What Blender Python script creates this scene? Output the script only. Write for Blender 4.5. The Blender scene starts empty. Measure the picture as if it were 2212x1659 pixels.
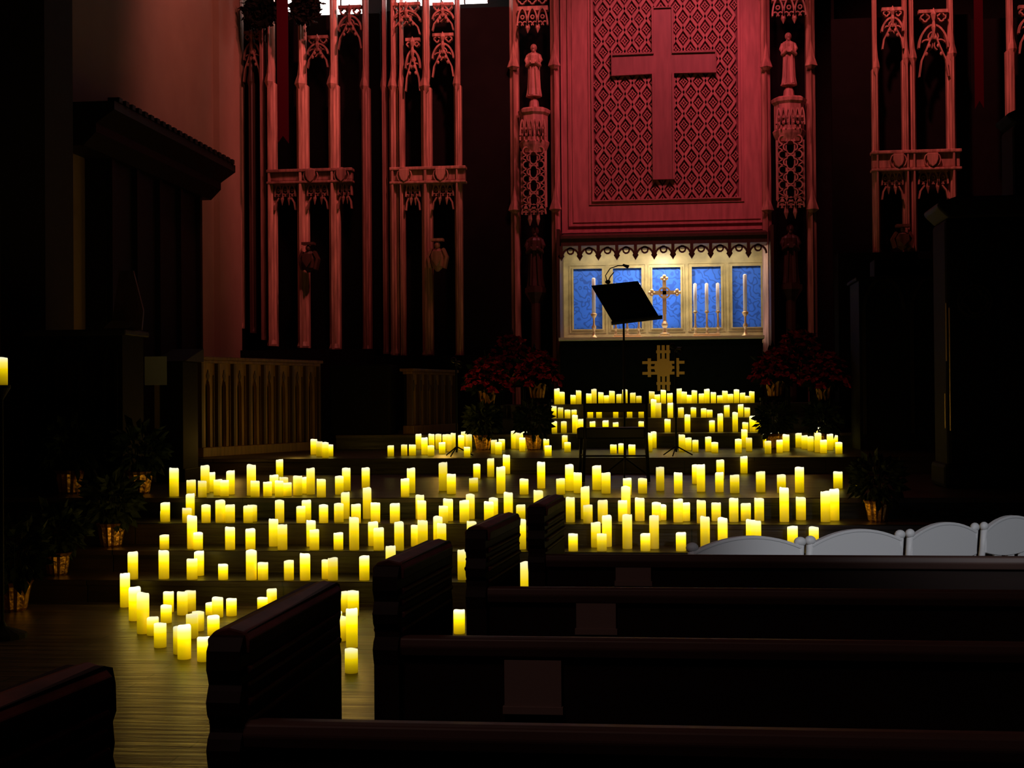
import bpy, bmesh, math, random
from mathutils import Vector, Matrix
random.seed(7)
S = bpy.context.scene
COL = S.collection
S.view_settings.view_transform = 'Standard'

# ------------------------------------------------------------------ camera
F = 3000.0
HC = 1.6
cd = bpy.data.cameras.new("camera")
cam = bpy.data.objects.new("camera", cd)
COL.objects.link(cam)
cd.sensor_width = 36.0
cd.lens = F / 2212 * 36.0
cd.clip_start = 0.05
yaw = math.atan(334 / F); pitch = math.atan(30.5 / F); roll = -0.008
M3 = (Matrix.Rotation(yaw, 3, 'Z') @ Matrix.Rotation(math.pi/2 + pitch, 3, 'X') @ Matrix.Rotation(roll, 3, 'Z'))
cam.matrix_world = Matrix.Translation((0, 0, HC)) @ M3.to_4x4()
S.camera = cam

def ray(px, py):
    return M3 @ Vector(((px-1106)/F, -(py-829.5)/F, -1))
def at_y(px, py, Y):
    d = ray(px, py); t = Y/d.y
    return Vector((d.x*t, Y, HC + d.z*t))
def at_z(px, py, Z):
    d = ray(px, py); t = (Z-HC)/d.z
    return Vector((d.x*t, d.y*t, Z))
def XX(px, Y, py=860): return at_y(px, py, Y).x
def ZZ(py, Y, px=1300): return at_y(px, py, Y).z

# ------------------------------------------------------------------ materials
def mat(name, col, rough=0.5, metal=0.0, spec=0.5, noise=0.0, nscale=8, stretch=(1,1,1), bump=0.0, emis=None, estr=0):
    m = bpy.data.materials.new(name); m.use_nodes = True
    nt = m.node_tree; b = nt.nodes["Principled BSDF"]
    b.inputs["Base Color"].default_value = (*col, 1)
    b.inputs["Roughness"].default_value = rough
    b.inputs["Metallic"].default_value = metal
    b.inputs["Specular IOR Level"].default_value = spec
    if noise > 0 or bump > 0:
        tc = nt.nodes.new("ShaderNodeTexCoord"); mp = nt.nodes.new("ShaderNodeMapping")
        mp.inputs["Scale"].default_value = stretch
        n = nt.nodes.new("ShaderNodeTexNoise"); n.inputs["Scale"].default_value = nscale
        n.inputs["Detail"].default_value = 5
        nt.links.new(tc.outputs["Object"], mp.inputs[0]); nt.links.new(mp.outputs[0], n.inputs["Vector"])
        if noise > 0:
            r = nt.nodes.new("ShaderNodeValToRGB")
            r.color_ramp.elements[0].position = 0.3; r.color_ramp.elements[1].position = 0.7
            r.color_ramp.elements[0].color = (*[c*(1-noise) for c in col], 1)
            r.color_ramp.elements[1].color = (*[min(1, c*(1+noise*0.6)) for c in col], 1)
            nt.links.new(n.outputs["Fac"], r.inputs[0]); nt.links.new(r.outputs[0], b.inputs["Base Color"])
        if bump > 0:
            bp = nt.nodes.new("ShaderNodeBump"); bp.inputs["Strength"].default_value = bump
            bp.inputs["Distance"].default_value = 0.01
            nt.links.new(n.outputs["Fac"], bp.inputs["Height"]); nt.links.new(bp.outputs[0], b.inputs["Normal"])
    if emis:
        b.inputs["Emission Color"].default_value = (*emis, 1); b.inputs["Emission Strength"].default_value = estr
    return m

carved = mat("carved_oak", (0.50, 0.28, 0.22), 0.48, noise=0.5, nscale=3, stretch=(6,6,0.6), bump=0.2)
carved_red = mat("carved_oak_panel", (0.42, 0.20, 0.18), 0.55, noise=0.25, nscale=3, stretch=(5,5,0.7), bump=0.15, spec=0.3)
carved_back = mat("carved_backing", (0.17, 0.045, 0.05), 0.6, noise=0.5, nscale=6)
dark_wood = mat("dark_wood", (0.012, 0.007, 0.006), 0.6, noise=0.3, nscale=4, stretch=(1,1,5), spec=0.25)
black_wood = mat("black_shade_wood", (0.005, 0.0035, 0.0035), 0.75, noise=0.3, nscale=4, spec=0.1)  # black wood; as recess backing and back wall it holds shade in its colour
dim_wood = mat("dim_wood", (0.06, 0.028, 0.02), 0.5, noise=0.3, nscale=4, stretch=(5,5,0.6))  # dark wood, also carries shade in its colour for the lower saints
stall_wood = mat("stall_oak", (0.17, 0.085, 0.035), 0.4, noise=0.4, nscale=4, stretch=(6,6,0.6))
stall_panel = mat("stall_panel_oak", (0.22, 0.115, 0.045), 0.45, noise=0.5, nscale=4, stretch=(6,6,0.6))
pew_wood = mat("pew_wood", (0.018, 0.009, 0.007), 0.6, noise=0.3, nscale=5, stretch=(0.4,3,3), spec=0.2)
pew_rail_lit_wood = mat("pew_rail_lit_wood", (0.085, 0.045, 0.036), 0.5, noise=0.3, nscale=5, stretch=(0.4,3,3), spec=0.35)  # lighter pew wood, the rail's thin highlight is put into the colour
pew_cap_lit_wood = mat("pew_cap_lit_wood", (0.13, 0.038, 0.028), 0.55, noise=0.6, nscale=8, stretch=(2,1,2), spec=0.3)  # redder pew wood, the red-lit highlights of the caps are in the colour
gold_frame = mat("gilded_tan_wood", (0.50, 0.37, 0.15), 0.45, noise=0.3, nscale=6)
brass = mat("brass", (0.85, 0.62, 0.28), 0.3, metal=0.85)
pale_brass = mat("pale_brass", (0.90, 0.64, 0.28), 0.35, metal=0.5)
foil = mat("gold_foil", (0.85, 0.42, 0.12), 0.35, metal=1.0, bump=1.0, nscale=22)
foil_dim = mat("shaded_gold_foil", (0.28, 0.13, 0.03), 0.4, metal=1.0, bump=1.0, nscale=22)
wax = mat("white_wax", (0.92, 0.9, 0.82), 0.4, emis=(1, 0.9, 0.7), estr=0.05)  # faint emission put in as light falling on the tapers
linen = mat("white_linen", (0.85, 0.88, 0.92), 0.8)
frontal = mat("altar_cloth_deep_green", (0.0028, 0.006, 0.009), 0.9, noise=0.3, nscale=12, spec=0.08)
gold_thread = mat("gold_embroidery", (0.36, 0.22, 0.05), 0.5, emis=(0.5,0.28,0.03), estr=0.06)  # slight emission stands in for light catching the gold thread
black_metal = mat("black_metal", (0.004, 0.004, 0.004), 0.5, spec=0.2)
white_resin = mat("white_resin", (0.88, 0.89, 0.91), 0.5)
leaf_red = mat("poinsettia_bract", (0.40, 0.012, 0.055), 0.8, noise=0.4, nscale=10, spec=0.1)
leaf_green = mat("dark_green_leaf", (0.010, 0.016, 0.006), 0.7, spec=0.15)
wreath_green = mat("wreath_green", (0.006, 0.006, 0.004), 0.8, spec=0.1)
ribbon_red = mat("dark_red_fabric", (0.05, 0.002, 0.008), 0.9, spec=0.05)
white_paper = mat("white_paper", (0.28, 0.28, 0.34), 0.8)
card = mat("brown_card", (0.24, 0.17, 0.15), 0.8)
iron = mat("iron", (0.004, 0.003, 0.003), 0.7, spec=0.15)
ceil_m = mat("dark_plaster", (0.022, 0.014, 0.014), 0.9, noise=0.2)

def stone_mat():
    m = mat("pink_lit_stone", (0.36, 0.25, 0.2), 0.85)
    nt = m.node_tree; b = nt.nodes["Principled BSDF"]
    tc = nt.nodes.new("ShaderNodeTexCoord"); n = nt.nodes.new("ShaderNodeTexNoise")
    n.inputs["Scale"].default_value = 2.0; n.inputs["Detail"].default_value = 8
    r = nt.nodes.new("ShaderNodeValToRGB")
    r.color_ramp.elements[0].color = (0.26, 0.16, 0.12, 1); r.color_ramp.elements[1].color = (0.36, 0.24, 0.18, 1)
    nt.links.new(tc.outputs["Object"], n.inputs["Vector"]); nt.links.new(n.outputs["Fac"], r.inputs[0])
    nt.links.new(r.outputs[0], b.inputs["Base Color"])
    return m
stone = stone_mat()

def plank(name, c1, c2, rough=0.3):
    m = mat(name, c1, rough, spec=0.4)
    nt = m.node_tree; b = nt.nodes["Principled BSDF"]
    tc = nt.nodes.new("ShaderNodeTexCoord")
    br = nt.nodes.new("ShaderNodeTexBrick")
    br.inputs["Scale"].default_value = 1.0
    br.inputs["Brick Width"].default_value = 1.6; br.inputs["Row Height"].default_value = 0.14
    br.inputs["Mortar Size"].default_value = 0.006
    br.inputs["Color1"].default_value = (*c1, 1); br.inputs["Color2"].default_value = (*c2, 1)
    br.inputs["Mortar"].default_value = (0.003, 0.002, 0.001, 1)
    mp = nt.nodes.new("ShaderNodeMapping"); mp.inputs["Scale"].default_value = (0.6, 6, 6)
    n = nt.nodes.new("ShaderNodeTexNoise"); n.inputs["Scale"].default_value = 3; n.inputs["Detail"].default_value = 6
    mx = nt.nodes.new("ShaderNodeMixRGB"); mx.blend_type = 'MULTIPLY'; mx.inputs[0].default_value = 0.8
    nt.links.new(tc.outputs["Object"], br.inputs["Vector"]); nt.links.new(tc.outputs["Object"], mp.inputs[0])
    nt.links.new(mp.outputs[0], n.inputs["Vector"])
    nt.links.new(br.outputs["Color"], mx.inputs[1]); nt.links.new(n.outputs["Fac"], mx.inputs[2])
    nt.links.new(mx.outputs[0], b.inputs["Base Color"])
    rr = nt.nodes.new("ShaderNodeMapRange"); rr.inputs["To Min"].default_value = rough-0.12; rr.inputs["To Max"].default_value = rough+0.2
    nt.links.new(n.outputs["Fac"], rr.inputs["Value"]); nt.links.new(rr.outputs[0], b.inputs["Roughness"])
    bp = nt.nodes.new("ShaderNodeBump"); bp.inputs["Strength"].default_value = 0.5; bp.inputs["Distance"].default_value = 0.01
    nt.links.new(br.outputs["Fac"], bp.inputs["Height"]); bp.invert = True
    bp2 = nt.nodes.new("ShaderNodeBump"); bp2.inputs["Strength"].default_value = 0.4; bp2.inputs["Distance"].default_value = 0.015
    nt.links.new(n.outputs["Fac"], bp2.inputs["Height"]); nt.links.new(bp.outputs[0], bp2.inputs["Normal"])
    nt.links.new(bp2.outputs[0], b.inputs["Normal"])
    return m
floor_m = plank("worn_floorboards", (0.19, 0.125, 0.11), (0.12, 0.08, 0.075), 0.34)
step_m = plank("dark_step_wood", (0.06, 0.033, 0.02), (0.04, 0.022, 0.014), 0.34)

def brocade():
    m = mat("blue_brocade", (0.03, 0.10, 0.5), 0.6)
    nt = m.node_tree; b = nt.nodes["Principled BSDF"]
    tc = nt.nodes.new("ShaderNodeTexCoord"); v = nt.nodes.new("ShaderNodeTexWave")
    v.bands_direction = 'DIAGONAL'
    v.inputs["Scale"].default_value = 3.2; v.inputs["Distortion"].default_value = 14; v.inputs["Detail"].default_value = 1
    v.inputs["Detail Scale"].default_value = 2.2
    r = nt.nodes.new("ShaderNodeValToRGB")
    r.color_ramp.elements[0].color = (0.018, 0.10, 0.56, 1); r.color_ramp.elements[1].color = (0.035, 0.18, 0.90, 1)
    r.color_ramp.elements[0].position = 0.10; r.color_ramp.elements[1].position = 0.35
    nt.links.new(tc.outputs["Object"], v.inputs["Vector"]); nt.links.new(v.outputs["Fac"], r.inputs[0])
    nt.links.new(r.outputs[0], b.inputs["Base Color"])
    return m
blue = brocade()

def candle_mat():
    m = bpy.data.materials.new("glowing_wax"); m.use_nodes = True
    nt = m.node_tree; b = nt.nodes["Principled BSDF"]
    b.inputs["Base Color"].default_value = (0.7, 0.5, 0.12, 1); b.inputs["Roughness"].default_value = 0.5
    tc = nt.nodes.new("ShaderNodeTexCoord"); sp = nt.nodes.new("ShaderNodeSeparateXYZ")
    r = nt.nodes.new("ShaderNodeValToRGB"); e = r.color_ramp.elements
    e[0].position = 0.0; e[0].color = (0.16, 0.10, 0.0, 1)
    e[1].position = 1.0; e[1].color = (1.0, 0.97, 0.66, 1)
    a = e.new(0.32); a.color = (0.42, 0.29, 0.0, 1)
    a = e.new(0.58); a.color = (0.88, 0.63, 0.0, 1)
    a = e.new(0.80); a.color = (1.0, 0.86, 0.12, 1)
    oi = nt.nodes.new("ShaderNodeObjectInfo")
    mr = nt.nodes.new("ShaderNodeMapRange"); mr.inputs["To Min"].default_value = 0.8; mr.inputs["To Max"].default_value = 1.8
    nt.links.new(tc.outputs["Object"], sp.inputs[0]); nt.links.new(sp.outputs["Z"], r.inputs[0])
    nt.links.new(r.outputs[0], b.inputs["Emission Color"])
    nt.links.new(oi.outputs["Random"], mr.inputs["Value"]); nt.links.new(mr.outputs[0], b.inputs["Emission Strength"])
    return m
candle_m = candle_mat()

# ------------------------------------------------------------------ mesh helpers
def BM(): return bmesh.new()
def prism(bm, pts, vec):
    vec = Vector(vec)
    a = [bm.verts.new(Vector(p)) for p in pts]; b = [bm.verts.new(Vector(p)+vec) for p in pts]
    n = len(pts)
    bm.faces.new(a); bm.faces.new(list(reversed(b)))
    for i in range(n):
        j = (i+1) % n
        bm.faces.new((a[j], a[i], b[i], b[j]))
def box(bm, x0, x1, y0, y1, z0, z1):
    prism(bm, [(x0,y0,z0),(x1,y0,z0),(x1,y0,z1),(x0,y0,z1)], (0, y1-y0, 0))
def strip(bm, pts, w, yf, yb, closed=False):
    n = len(pts); P = [Vector((p[0], p[1])) for p in pts]; rows = []
    for i in range(n):
        if closed: a, c = P[i-1], P[(i+1) % n]
        else: a, c = P[max(i-1, 0)], P[min(i+1, n-1)]
        t = (c-a)
        if t.length < 1e-9: t = Vector((1, 0))
        t.normalize(); nn = Vector((-t.y, t.x))*w/2
        o, q = P[i]+nn, P[i]-nn
        rows.append([bm.verts.new((o.x, yf, o.y)), bm.verts.new((o.x, yb, o.y)), bm.verts.new((q.x, yb, q.y)), bm.verts.new((q.x, yf, q.y))])
    for i in range(n if closed else n-1):
        a, c = rows[i], rows[(i+1) % n]
        for k in range(4):
            l = (k+1) % 4
            bm.faces.new((a[k], a[l], c[l], c[k]))
    if not closed:
        bm.faces.new(rows[0]); bm.faces.new(list(reversed(rows[-1])))
def lathe(bm, prof, c, seg=20, fx=1, fy=1, folds=0, fa=0):
    rows = []
    for r, z in prof:
        row = []
        for i in range(seg):
            a = 2*math.pi*i/seg
            rr = r*(1+fa*math.cos(folds*a)) if folds else r
            row.append(bm.verts.new((c[0]+rr*fx*math.cos(a), c[1]+rr*fy*math.sin(a), c[2]+z)))
        rows.append(row)
    for a, b in zip(rows, rows[1:]):
        for i in range(seg):
            j = (i+1) % seg
            bm.faces.new((a[i], a[j], b[j], b[i]))
    bm.faces.new(list(reversed(rows[0]))); bm.faces.new(rows[-1])
def tube(bm, pts, r, seg=8):
    pts = [Vector(p) for p in pts]; rows = []
    rs = r if isinstance(r, (list, tuple)) else [r]*len(pts)
    for i, p in enumerate(pts):
        t = (pts[min(i+1, len(pts)-1)] - pts[max(i-1, 0)]).normalized()
        up = Vector((0,0,1)) if abs(t.z) < 0.9 else Vector((0,1,0))
        u = t.cross(up).normalized(); v = t.cross(u)
        rows.append([bm.verts.new(p + (u*math.cos(2*math.pi*k/seg) + v*math.sin(2*math.pi*k/seg))*rs[i]) for k in range(seg)])
    for a, b in zip(rows, rows[1:]):
        for i in range(seg):
            j = (i+1) % seg
            bm.faces.new((a[i], a[j], b[j], b[i]))
    bm.faces.new(rows[0]); bm.faces.new(list(reversed(rows[-1])))
def ball(bm, c, r, sx=1, sy=1, sz=1, u=14, v=10):
    prof = [(max(1e-4, math.sin(math.pi*i/v))*r, -math.cos(math.pi*i/v)*r*sz) for i in range(v+1)]
    lathe(bm, prof, c, u, sx, sy)
def circ(cx, cz, r, n=20, a0=0, a1=2*math.pi, closed=True):
    m = n if closed else n+1
    return [(cx+r*math.cos(a0+(a1-a0)*i/n), cz+r*math.sin(a0+(a1-a0)*i/n)) for i in range(m)]
def quatre(cx, cz, r, n=24):
    return [(cx+(r*(0.72+0.28*abs(math.cos(2*t))**0.7))*math.cos(t), cz+(r*(0.72+0.28*abs(math.cos(2*t))**0.7))*math.sin(t)) for t in [2*math.pi*i/n for i in range(n)]]
def arch_pts(x0, x1, zs, h, n=8):
    xm = (x0+x1)/2; L = []
    for i in range(n+1):
        t = i/n; L.append((x0+(xm-x0)*(1-math.cos(t*math.pi/2))**0.9, zs+h*math.sin(t*math.pi/2)**1.0))
    R = [(x0+x1-p[0], p[1]) for p in reversed(L[:-1])]
    return L+R
def cusped(bm, x0, x1, zs, h, w, yf, yb):
    strip(bm, arch_pts(x0, x1, zs, h), w, yf, yb)
    xm = (x0+x1)/2; W = x1-x0
    strip(bm, circ(x0+W*0.27, zs+h*0.12, W*0.2, 8, math.radians(-60), math.radians(150), False), w*0.7, yf+0.02, yb)
    strip(bm, circ(x1-W*0.27, zs+h*0.12, W*0.2, 8, math.radians(240), math.radians(30), False), w*0.7, yf+0.02, yb)
    strip(bm, circ(xm, zs+h*0.5, W*0.17, 12), w*0.7, yf+0.02, yb, True)

def finish(name, bm, m, smooth=False, bevel=0):
    bmesh.ops.recalc_face_normals(bm, faces=bm.faces)
    me = bpy.data.meshes.new(name); bm.to_mesh(me); bm.free()
    me.materials.append(m)
    if smooth:
        for p in me.polygons: p.use_smooth = True
    ob = bpy.data.objects.new(name, me); COL.objects.link(ob)
    if bevel:
        md = ob.modifiers.new("bevel", 'BEVEL'); md.width = bevel; md.segments = 2; md.limit_method = 'ANGLE'
    return ob
def empty(name, loc, label, cat, group=None, rz=0):
    e = bpy.data.objects.new(name, None); e.empty_display_size = 0.1
    e.location = loc; e.rotation_euler[2] = rz; COL.objects.link(e)
    e["label"] = label; e["category"] = cat
    if group: e["group"] = group
    return e
def part(name, bm, m, par, local=False, smooth=False, bevel=0, label=None):
    if not local:
        bmesh.ops.translate(bm, verts=bm.verts, vec=-Vector(par.location))
    ob = finish(name, bm, m, smooth, bevel); ob.parent = par
    if label: ob["label"] = label
    return ob
def solo(name, bm, m, label=None, cat=None, smooth=False, bevel=0, group=None, kind=None):
    xs = [v.co for v in bm.verts]
    mn = Vector((min(v.x for v in xs), min(v.y for v in xs), min(v.z for v in xs)))
    mx = Vector((max(v.x for v in xs), max(v.y for v in xs), max(v.z for v in xs)))
    o = Vector(((mn.x+mx.x)/2, (mn.y+mx.y)/2, mn.z))
    bmesh.ops.translate(bm, verts=bm.verts, vec=-o)
    ob = finish(name, bm, m, smooth, bevel); ob.location = o
    if label: ob["label"] = label; ob["category"] = cat
    if group: ob["group"] = group
    if kind: ob["kind"] = kind
    return ob
def dup(root, loc, rz=0, scale=None):
    n = root.copy(); COL.objects.link(n); n.location = loc; n.rotation_euler[2] = rz
    if scale: n.scale = (scale,)*3
    for c in root.children:
        k = c.copy(); COL.objects.link(k); k.parent = n
        for g in c.children:
            h = g.copy(); COL.objects.link(h); h.parent = k
    return n

# ------------------------------------------------------------------ room shell
WX = 7.0; YB = 24.0; HT = 13.0
b = BM(); box(b, -WX, 9, -3, 10.65, -0.1, 0); solo("floor", b, floor_m, kind="structure")
b = BM(); box(b, -WX, 9, YB, YB+0.2, 0, HT); solo("wall_back", b, black_wood, kind="structure")  # near-black colour stands in for shade, so the red spots barely show
b = BM(); box(b, -WX-0.2, -WX, -3, YB+0.2, -0.1, HT); solo("wall_left", b, stone, kind="structure")
b = BM(); box(b, 9, 9.2, -3, YB+0.2, -0.1, HT); solo("wall_right", b, ceil_m, kind="structure")
b = BM(); box(b, -WX-0.2, 9.2, -3, YB+0.2, HT, HT+0.2); solo("ceiling", b, ceil_m, kind="structure")

LV = {'f': (0.0, 7.4, 10.65), '1': (0.18, 10.65, 11.17), '2': (0.36, 11.17, 11.65), '3': (0.54, 11.65, 12.2), '4': (0.72, 12.2, 16.15),
      's': (0.90, 16.15, 19.2), 'A': (1.10, 19.2, 19.9), 'B': (1.30, 19.9, 20.6), 'C': (1.50, 20.6, 21.5)}
def step(name, x0, x1, y0, y1, z0, z1, label, grp):
    b = BM(); prism(b, [(x0,y0,z0),(x0,y0,z1-0.04),(x0,y0-0.025,z1-0.04),(x0,y0-0.025,z1-0.006),(x0,y0-0.018,z1),(x0,y1,z1),(x0,y1,z0)], (x1-x0,0,0))
    return solo(name, b, step_m, label, "step", group=grp)
for k, yend in (('1', 11.17), ('2', 11.65), ('3', 12.2), ('4', 16.15), ('s', YB-0.01)):
    step("chancel_step", -WX+0.01, 8.98, LV[k][1], yend, 0, LV[k][0], "broad dark wooden chancel step covered with glowing candles", "chancel steps")
step("altar_step", -4.64, 4.7, 19.2, YB-0.02, 0.9, 1.1, "dark wooden altar step carrying rows of candles", "altar steps")
step("altar_step", -2.48, 2.48, 19.9, 22.7, 1.1, 1.3, "dark wooden altar step carrying rows of candles", "altar steps")
step("altar_step", -2.48, 2.48, 20.6, 22.7, 1.3, 1.5, "dark wooden altar step carrying rows of candles", "altar steps")

# ------------------------------------------------------------------ left wall features
b = BM(); box(b, -WX, -WX+0.10, 21.0, 22.1, 0.9, HT); solo("trim_1", b, stone, kind="structure")
b = BM(); box(b, -WX, -WX+0.5, 14.0, 14.7, 0.72, HT); solo("trim_2", b, ceil_m, kind="structure")
PW = -WX+0.012
e = empty("choir_panelling", (-WX+0.3, 18.0, 0.9), "tall dark wooden choir panelling with overhanging cornice against stone wall", "wall panelling")
b = BM(); box(b, PW, PW+0.25, 16.16, 19.6, 0.9, 4.6); part("back_panel", b, dark_wood, e)
b = BM()
prism(b, [(PW,15.3,4.55),(PW+0.35,15.3,4.55),(PW+0.5,15.3,4.7),(PW+0.5,15.3,4.8),(PW+0.72,15.3,4.95),(PW+0.72,15.3,5.05),(PW,15.3,5.05)], (0,4.5,0))
for i in range(22):
    y = 15.4+i*0.2; box(b, PW+0.6, PW+0.74, y, y+0.1, 5.05, 5.11)
part("cornice", b, dark_wood, e)
for i in range(5):
    y = 16.2+i*0.8; b = BM(); box(b, PW+0.25, PW+0.32, y, y+0.09, 0.95, 4.55); part("stile", b, dark_wood, e)

# ------------------------------------------------------------------ reredos centre
YR = 22.75
cx = XX(1434, YR)
def R(px, py, Y=YR): p = at_y(px, py, Y); return p.x, p.z
xl, _ = R(1213, 300); xr, _ = R(1656, 300)
ztop = ZZ(-160, YR); zlow = ZZ(505, YR)
e = empty("altar_reredos", (cx, YR, 1.5), "tall carved wooden reredos with pierced lattice and large cross, lit red", "altar screen")
b = BM()
xi0, xi1 = R(1280, 200)[0], R(1596, 200)[0]; zi = ZZ(435, YR)
box(b, xl, xi0, YR-0.05, YR+0.25, zlow, ztop); box(b, xi1, xr, YR-0.05, YR+0.25, zlow, ztop)
box(b, xi0, xi1, YR-0.05, YR+0.25, zlow, zi)
part("frame", b, carved_red, e)
b = BM()
def moul(x0, x1, z0, w, yo):
    strip(b, [(x0, ztop), (x0, z0), (x1, z0), (x1, ztop)], w, YR-0.05-yo, YR-0.05)
x0 = R(1230, 300)[0]; x1 = R(1648, 300)[0]; z0 = ZZ(488, YR)
moul(x0, x1, z0, 0.035, 0.04); moul(x0+0.06, x1-0.06, z0+0.06, 0.015, 0.02)
moul(xi0+0.0, xi1-0.0, zi, 0.04, 0.04); moul(xi0-0.06, xi1+0.06, zi-0.06, 0.015, 0.02)
moul(xl+0.02, xr-0.02, zlow+0.02, 0.04, 0.05)
part("moulding", b, carved_red, e)
b = BM(); box(b, xi0, xi1, YR+0.055, YR+0.2, zi, ztop); part("backing_panel", b, carved_back, e)
b = BM()
NC = 20; s = (xi1-xi0)/NC; hz = 0.175
for k in range(1, NC):
    pts = []
    nz = int((ztop-zi)/(hz/4))
    for i in range(nz+1):
        z = zi+i*hz/4
        ph = (z-zi)/hz
        tri = 1-2*abs((ph % 2)-1) if False else (abs((ph % 2)-1)*2-1)
        wv = 0.6*tri+0.4*math.cos(math.pi*ph)
        pts.append((xi0+k*s+(s*0.44)*wv*(-1)**k, z))
    strip(b, pts, 0.048, YR-0.005, YR+0.055)
row = 0
z = zi
while z < ztop-0.1:
    for k in range(0, NC):
        if (k+row) % 2 == 0: continue
        c0 = xi0+(k+0.5)*s
        q = [(c0+s*0.5*math.cos(t)*(1 if i % 2 == 0 else 0.55), z+s*0.62*math.sin(t)*(1 if i % 2 == 0 else 0.55)) for i, t in enumerate([2*math.pi*i/8 for i in range(8)])]
        strip(b, q, 0.02, YR+0.015, YR+0.055, True)
        prism(b, [(c0-0.018, YR+0.01, z), (c0, YR+0.01, z-0.024), (c0+0.018, YR+0.01, z), (c0, YR+0.01, z+0.024)], (0, 0.045, 0))
    z += hz; row += 1
part("lattice", b, carved_red, e)
b = BM()
vx0, vx1 = R(1411,200)[0], R(1454,200)[0]; hx0, hx1 = R(1322,150)[0], R(1546,150)[0]
zt, zb_ = ZZ(24, YR), ZZ(392, YR); zh1, zh0 = ZZ(121, YR), ZZ(165, YR)
cr = [(vx0,zb_),(vx1,zb_),(vx1,zh0),(hx1,zh0),(hx1,zh1),(vx1,zh1),(vx1,zt),(vx0,zt),(vx0,zh1),(hx0,zh1),(hx0,zh0),(vx0,zh0)]
prism(b, [(p[0], YR-0.05, p[1]) for p in cr], (0, 0.105, 0))
strip(b, cr, 0.04, YR-0.09, YR-0.04, True)
part("cross", b, mat("cross_oak", (0.27, 0.12, 0.11), 0.55, noise=0.2, nscale=3, stretch=(5,5,0.7)), e, bevel=0.008)
b = BM(); YC = 22.0
zc0, zc1 = ZZ(530, YC), ZZ(505, YC)
xc0, xc1 = R(1212, 520, YC)[0], R(1658, 520, YC)[0]
prism(b, [(xc0, YC, zc0), (xc0, YC, zc1-0.05), (xc0, YC+0.12, zc1), (xc0, YR, zc1+0.1), (xc0, YR, zc0)], (xc1-xc0, 0, 0))
box(b, xc0, xc1, YC-0.04, YC, zc1-0.07, zc1-0.03)
part("canopy", b, dim_wood, e)
b = BM(); n = 11; w = (xc1-xc0)/n
for i in range(n):
    a = xc0+i*w
    strip(b, circ(a+w/2, zc0-0.17, w*0.44, 10, math.pi, 0, False), 0.03, YC, YC+0.05)
    strip(b, circ(a+w/2, zc0-0.08, w*0.17, 10), 0.025, YC, YC+0.05, True)
    strip(b, [(a, zc0), (a, zc0-0.18)], 0.05, YC-0.01, YC+0.05)
    prism(b, [(a-0.05, YC, zc0-0.16), (a, YC, zc0-0.24), (a+0.05, YC, zc0-0.16), (a, YC, zc0-0.10)], (0, 0.05, 0))
part("cusped_valance", b, dim_wood, e)
YG = 22.85
b = BM()
px = [(1238,1303),(1323,1388),(1408,1472),(1493,1559),(1580,1645)]
zg0, zg1 = ZZ(712, YG), ZZ(580, YG); zbot = ZZ(745, YG); ztopg = zc1+0.05
gx0, gx1 = R(1208, 650, YG)[0], R(1655, 650, YG)[0]
xs = [gx0] + [v for p in px for v in (R(p[0], 650, YG)[0], R(p[1], 650, YG)[0])] + [gx1]
for i in range(0, len(xs), 2): box(b, xs[i], xs[i+1], YG-0.05, YG+0.15, zbot, ztopg)
for i in range(1, len(xs)-1, 2):
    box(b, xs[i], xs[i+1], YG-0.05, YG+0.15, zbot, zg0); box(b, xs[i], xs[i+1], YG-0.05, YG+0.15, zg1, ztopg)
part("panel_frame", b, gold_frame, e)
b = BM()
for i in range(1, len(xs)-1, 2):
    strip(b, [(xs[i], zg0), (xs[i], zg1), (xs[i+1], zg1), (xs[i+1], zg0)], 0.03, YG-0.075, YG-0.05, True)
    strip(b, [(xs[i]-0.05, zg0-0.05), (xs[i]-0.05, zg1+0.05), (xs[i+1]+0.05, zg1+0.05), (xs[i+1]+0.05, zg0-0.05)], 0.014, YG-0.065, YG-0.05, True)
part("panel_moulding", b, gold_frame, e)
for i in range(1, len(xs)-1, 2):
    b = BM(); box(b, xs[i], xs[i+1], YG+0.0, YG+0.05, zg0, zg1); part("blue_panel", b, blue, e, label="blue brocade panel")
b = BM(); box(b, xl-0.04, xl+0.01, YC, YR+0.2, 1.5, zlow); box(b, xr-0.01, xr+0.04, YC, YR+0.2, 1.5, zlow); part("jamb", b, dim_wood, e)
b = BM(); box(b, gx0, gx1, YG+0.0, YG+0.15, 1.5, zbot); part("base_panel", b, dark_wood, e)

# ------------------------------------------------------------------ altar
YA = 21.6; YI = YA+0.62
ax0, ax1 = at_y(1207, 725, YA).x, at_y(1651, 725, YA).x
za = ZZ(727, YA, 1430)
e = empty("altar", ((ax0+ax1)/2, YA+0.4, 1.5), "long altar with deep green frontal, white linen top, gold cross", "altar")
b = BM(); box(b, ax0+0.03, ax1-0.03, YA+0.02, YA+1.05, 1.5, za-0.06); part("body", b, frontal, e)
b = BM(); box(b, ax0, ax1, YA-0.02, YA+1.1, za-0.05, za); box(b, ax0, ax1, YA-0.035, YA-0.02, za-0.035, za); part("linen_cover", b, linen, e)
b = BM()
c0p = at_y(1433, 794, YA); c0, cz = c0p.x, c0p.z; u = 0.0072
for dx in (-10, 0, 10): strip(b, [(c0+dx*u, cz-50*u), (c0+dx*u, cz+48*u)], 6.5*u, YA-0.005, YA+0.02)
for dz in (-12, 0, 11): strip(b, [(c0-(45 if dz else 34)*u, cz+dz*u), (c0+(45 if dz else 34)*u, cz+dz*u)], 6*u, YA-0.008, YA+0.02)
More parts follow.
